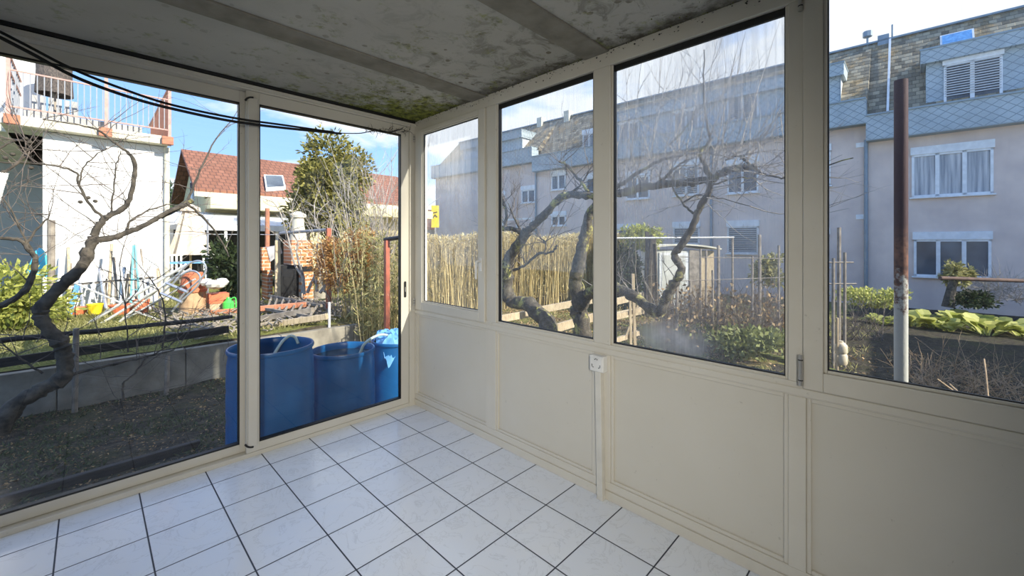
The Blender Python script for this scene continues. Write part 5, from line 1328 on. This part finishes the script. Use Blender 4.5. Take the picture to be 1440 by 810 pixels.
# white canister tied to the pole
q = P(1184, 505, 6.0); q = P(1183, 497, 4.6); t = empty('plastic_canister', (q.x, q.y, q.z-.12), 'dirty white plastic canister tied to the pole at the right window edge', 'canister')
mc = basic('dirty_white_plastic', (.74, .66, .50), (.52, .44, .30), 8, .5)
MB().lathe((q.x, q.y, q.z), [(0, -.125), (.050, -.12), (.058, -.10), (.058, -.02), (.048, 0), (.058, .02), (.058, .09), (.035, .12), (.02, .125), (.02, .14), (0, .14)], 16).build('bottle', mc, t, smooth=True)
MB().tube([(q.x-.05, q.y+.03, -.6), (q.x-.05, q.y+.03, q.z+.4)], .014, 7).build('support_stick', M['timber'], t)
# mossy edging under window 4 and dead stalks in front
mb = MB().bar((6.3, -1.2, -.60), (5.1, -4.5, -.58), .14, .16); tag(mb.build('bed_kerb', M['moss'], bevel=.02), 'mossy low kerb along the vegetable bed outside the right windows', 'kerb')
mb = MB(); rng = random.Random(71)
for _ in range(200):
    px = rng.uniform(1270, 1460); q = G(px, 505+(px-1270)*.22+rng.uniform(-8,55), -.55); q.z = gz(q.x, q.y)+.02
    shoot(mb, q, Vector((rng.uniform(-1,1), rng.uniform(-1,1), rng.uniform(.05,.9))), rng.uniform(.2,.7), .005, rng, 1, 6, .18, .05, None, 2, 4)
for a, b, c, d in ((1318, 533, 1400, 600), (1335, 540, 1365, 575), (1384, 505, 1390, 560)):
    mb.tube([P(a, b, 3.8), P((a+c)/2, (b+d)/2-4, 3.7), P(c, d, 3.6)], .007, 5)
tag(mb.build('dead_stalks', M['stalk']), 'tangle of dry dead stalks just outside the far right window', 'stalks', kind='stuff')

# litter / grass scatters
def scatter(name, n, xr_, yr_, mat, label, cat, lr, wr_, up, seed, cond=None):
    rng = random.Random(seed); mb = MB(); c = 0
    while c < n:
        x, y = rng.uniform(*xr_), rng.uniform(*yr_); c += 1
        if cond and not cond(x, y, rng): continue
        z = gzn(x, y)
        mb.leaf(Vector((x, y, z-.004)), Vector((rng.uniform(-1,1), rng.uniform(-1,1), up*rng.random())), rng.uniform(*wr_), rng.uniform(*lr), rng)
    tag(mb.build(name, mat), label, cat, kind='stuff')
scatter('lawn_grass', 26000, (-4, 1.6), (3.1, 9), M['grass'], 'sunlit yellow-green grass on the terrace behind the concrete wall', 'grass', (.04,.10), (.008,.014), 1.6, 1)
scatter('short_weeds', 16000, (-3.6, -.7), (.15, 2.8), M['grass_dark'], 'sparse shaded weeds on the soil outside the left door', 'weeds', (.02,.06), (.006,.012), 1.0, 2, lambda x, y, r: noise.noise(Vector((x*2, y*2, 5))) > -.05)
scatter('leaf_litter', 9000, (-3.6, -.7), (.15, 2.85), M['litter'], 'dry leaf litter on the shaded soil outside the left door', 'leaf litter', (.012,.035), (.008,.02), .3, 3)
scatter('garden_litter', 26000, (.9, 9), (-4.5, 6), M['litter'], 'dry leaves scattered over the right garden', 'leaf litter', (.03,.08), (.02,.045), .5, 4, lambda x, y, r: y > -1.2 or x < 3.0 or r.random() < .2)
scatter('garden_grass', 20000, (1.0, 14), (-2.5, 8), M['grass'], 'tufts of green grass in the right garden', 'grass', (.06,.16), (.01,.02), 1.8, 5, lambda x, y, r: noise.noise(Vector((x*.8, y*.8, 2))) > 0)

# ------------------------------------------------------------------ world, sun, camera
w = bpy.data.worlds.new('World'); S.world = w; w.use_nodes = True; nt = w.node_tree; nt.nodes.clear()
tc = nt.nodes.new('ShaderNodeTexCoord'); sp = nt.nodes.new('ShaderNodeSeparateXYZ'); L(nt, tc.outputs['Generated'], sp.inputs[0])
g = ramp(nt, sp.outputs[2], [(0.0, (.62, .78, .98)), (.18, (.30, .52, .90)), (.5, (.16, .34, .76)), (1.0, (.12, .25, .62))])
# cloud layer projected on a plane overhead
zc = math_(nt, 'MAXIMUM', sp.outputs[2], .04); dv = nt.nodes.new('ShaderNodeVectorMath'); dv.operation = 'DIVIDE'
cb = nt.nodes.new('ShaderNodeCombineXYZ'); zc2 = math_(nt, 'ADD', zc, .18)
for i in range(3): L(nt, zc2, cb.inputs[i])
L(nt, tc.outputs['Generated'], dv.inputs[0]); L(nt, cb.outputs[0], dv.inputs[1])
mp = nt.nodes.new('ShaderNodeMapping'); mp.inputs['Location'].default_value = (3.1, 7.3, 0); L(nt, dv.outputs[0], mp.inputs[0])
cn = noise_(nt, mp.outputs[0], 1.25, 9, .55, .25)
xb = math_(nt, 'MULTIPLY_ADD', sp.outputs[0], .16, -.03)       # more cloud toward the right-hand side
cf = ramp(nt, math_(nt, 'ADD', cn, xb), [(.50, 0.0), (.60, 1.0)])
col = mixc(nt, cf, g, (.70, .74, .80))
bg = nt.nodes.new('ShaderNodeBackground'); bg.inputs[1].default_value = 1.0; L(nt, col, bg.inputs[0])
wo = nt.nodes.new('ShaderNodeOutputWorld'); L(nt, bg.outputs[0], wo.inputs[0])

sl = bpy.data.lights.new('Sun', 'SUN'); sl.energy = 5.0; sl.angle = math.radians(.6); sl.color = (1, .93, .80)
so = bpy.data.objects.new('Sun', sl); COL.objects.link(so)
el = math.radians(30); dr = Vector((-.25, .97, 0)).normalized()*math.cos(el); dr.z = -math.sin(el)
so.rotation_euler = dr.to_track_quat('-Z', 'Y').to_euler()
# added unseen fill light by the side wall, lifts walls and floor
al = bpy.data.lights.new('AddedFill', 'AREA'); al.shape = 'RECTANGLE'; al.size = .16; al.size_y = .9; al.energy = 12; al.spread = math.radians(75); al.color = (1, .96, .88)
ao = bpy.data.objects.new('AddedFill', al); COL.objects.link(ao); ao.location = (-2.75, -3.98, 1.75)
ao.rotation_euler = (Vector((2.4, 3.0, -1.35))).to_track_quat('-Z', 'Y').to_euler()

cd = bpy.data.cameras.new('Camera'); cd.sensor_width = 36; cd.lens = FP/1440*36; cd.shift_y = -(405-HY)/1440; cd.clip_start = .02; cd.clip_end = 500
co = bpy.data.objects.new('Camera', cd); COL.objects.link(co); co.location = CAM
co.rotation_euler = (PI/2, 0, _a-PI/2)
S.camera = co
S.view_settings.view_transform = 'Standard'; S.view_settings.look = 'None'; S.view_settings.exposure = 0.74; S.view_settings.gamma = 1.0
cy = S.cycles; cy.use_denoising = True; cy.max_bounces = 8; cy.diffuse_bounces = 4; cy.glossy_bounces = 4; cy.transparent_max_bounces = 16; cy.transmission_bounces = 6
cy.caustics_reflective = False; cy.caustics_refractive = False; cy.sample_clamp_indirect = 6
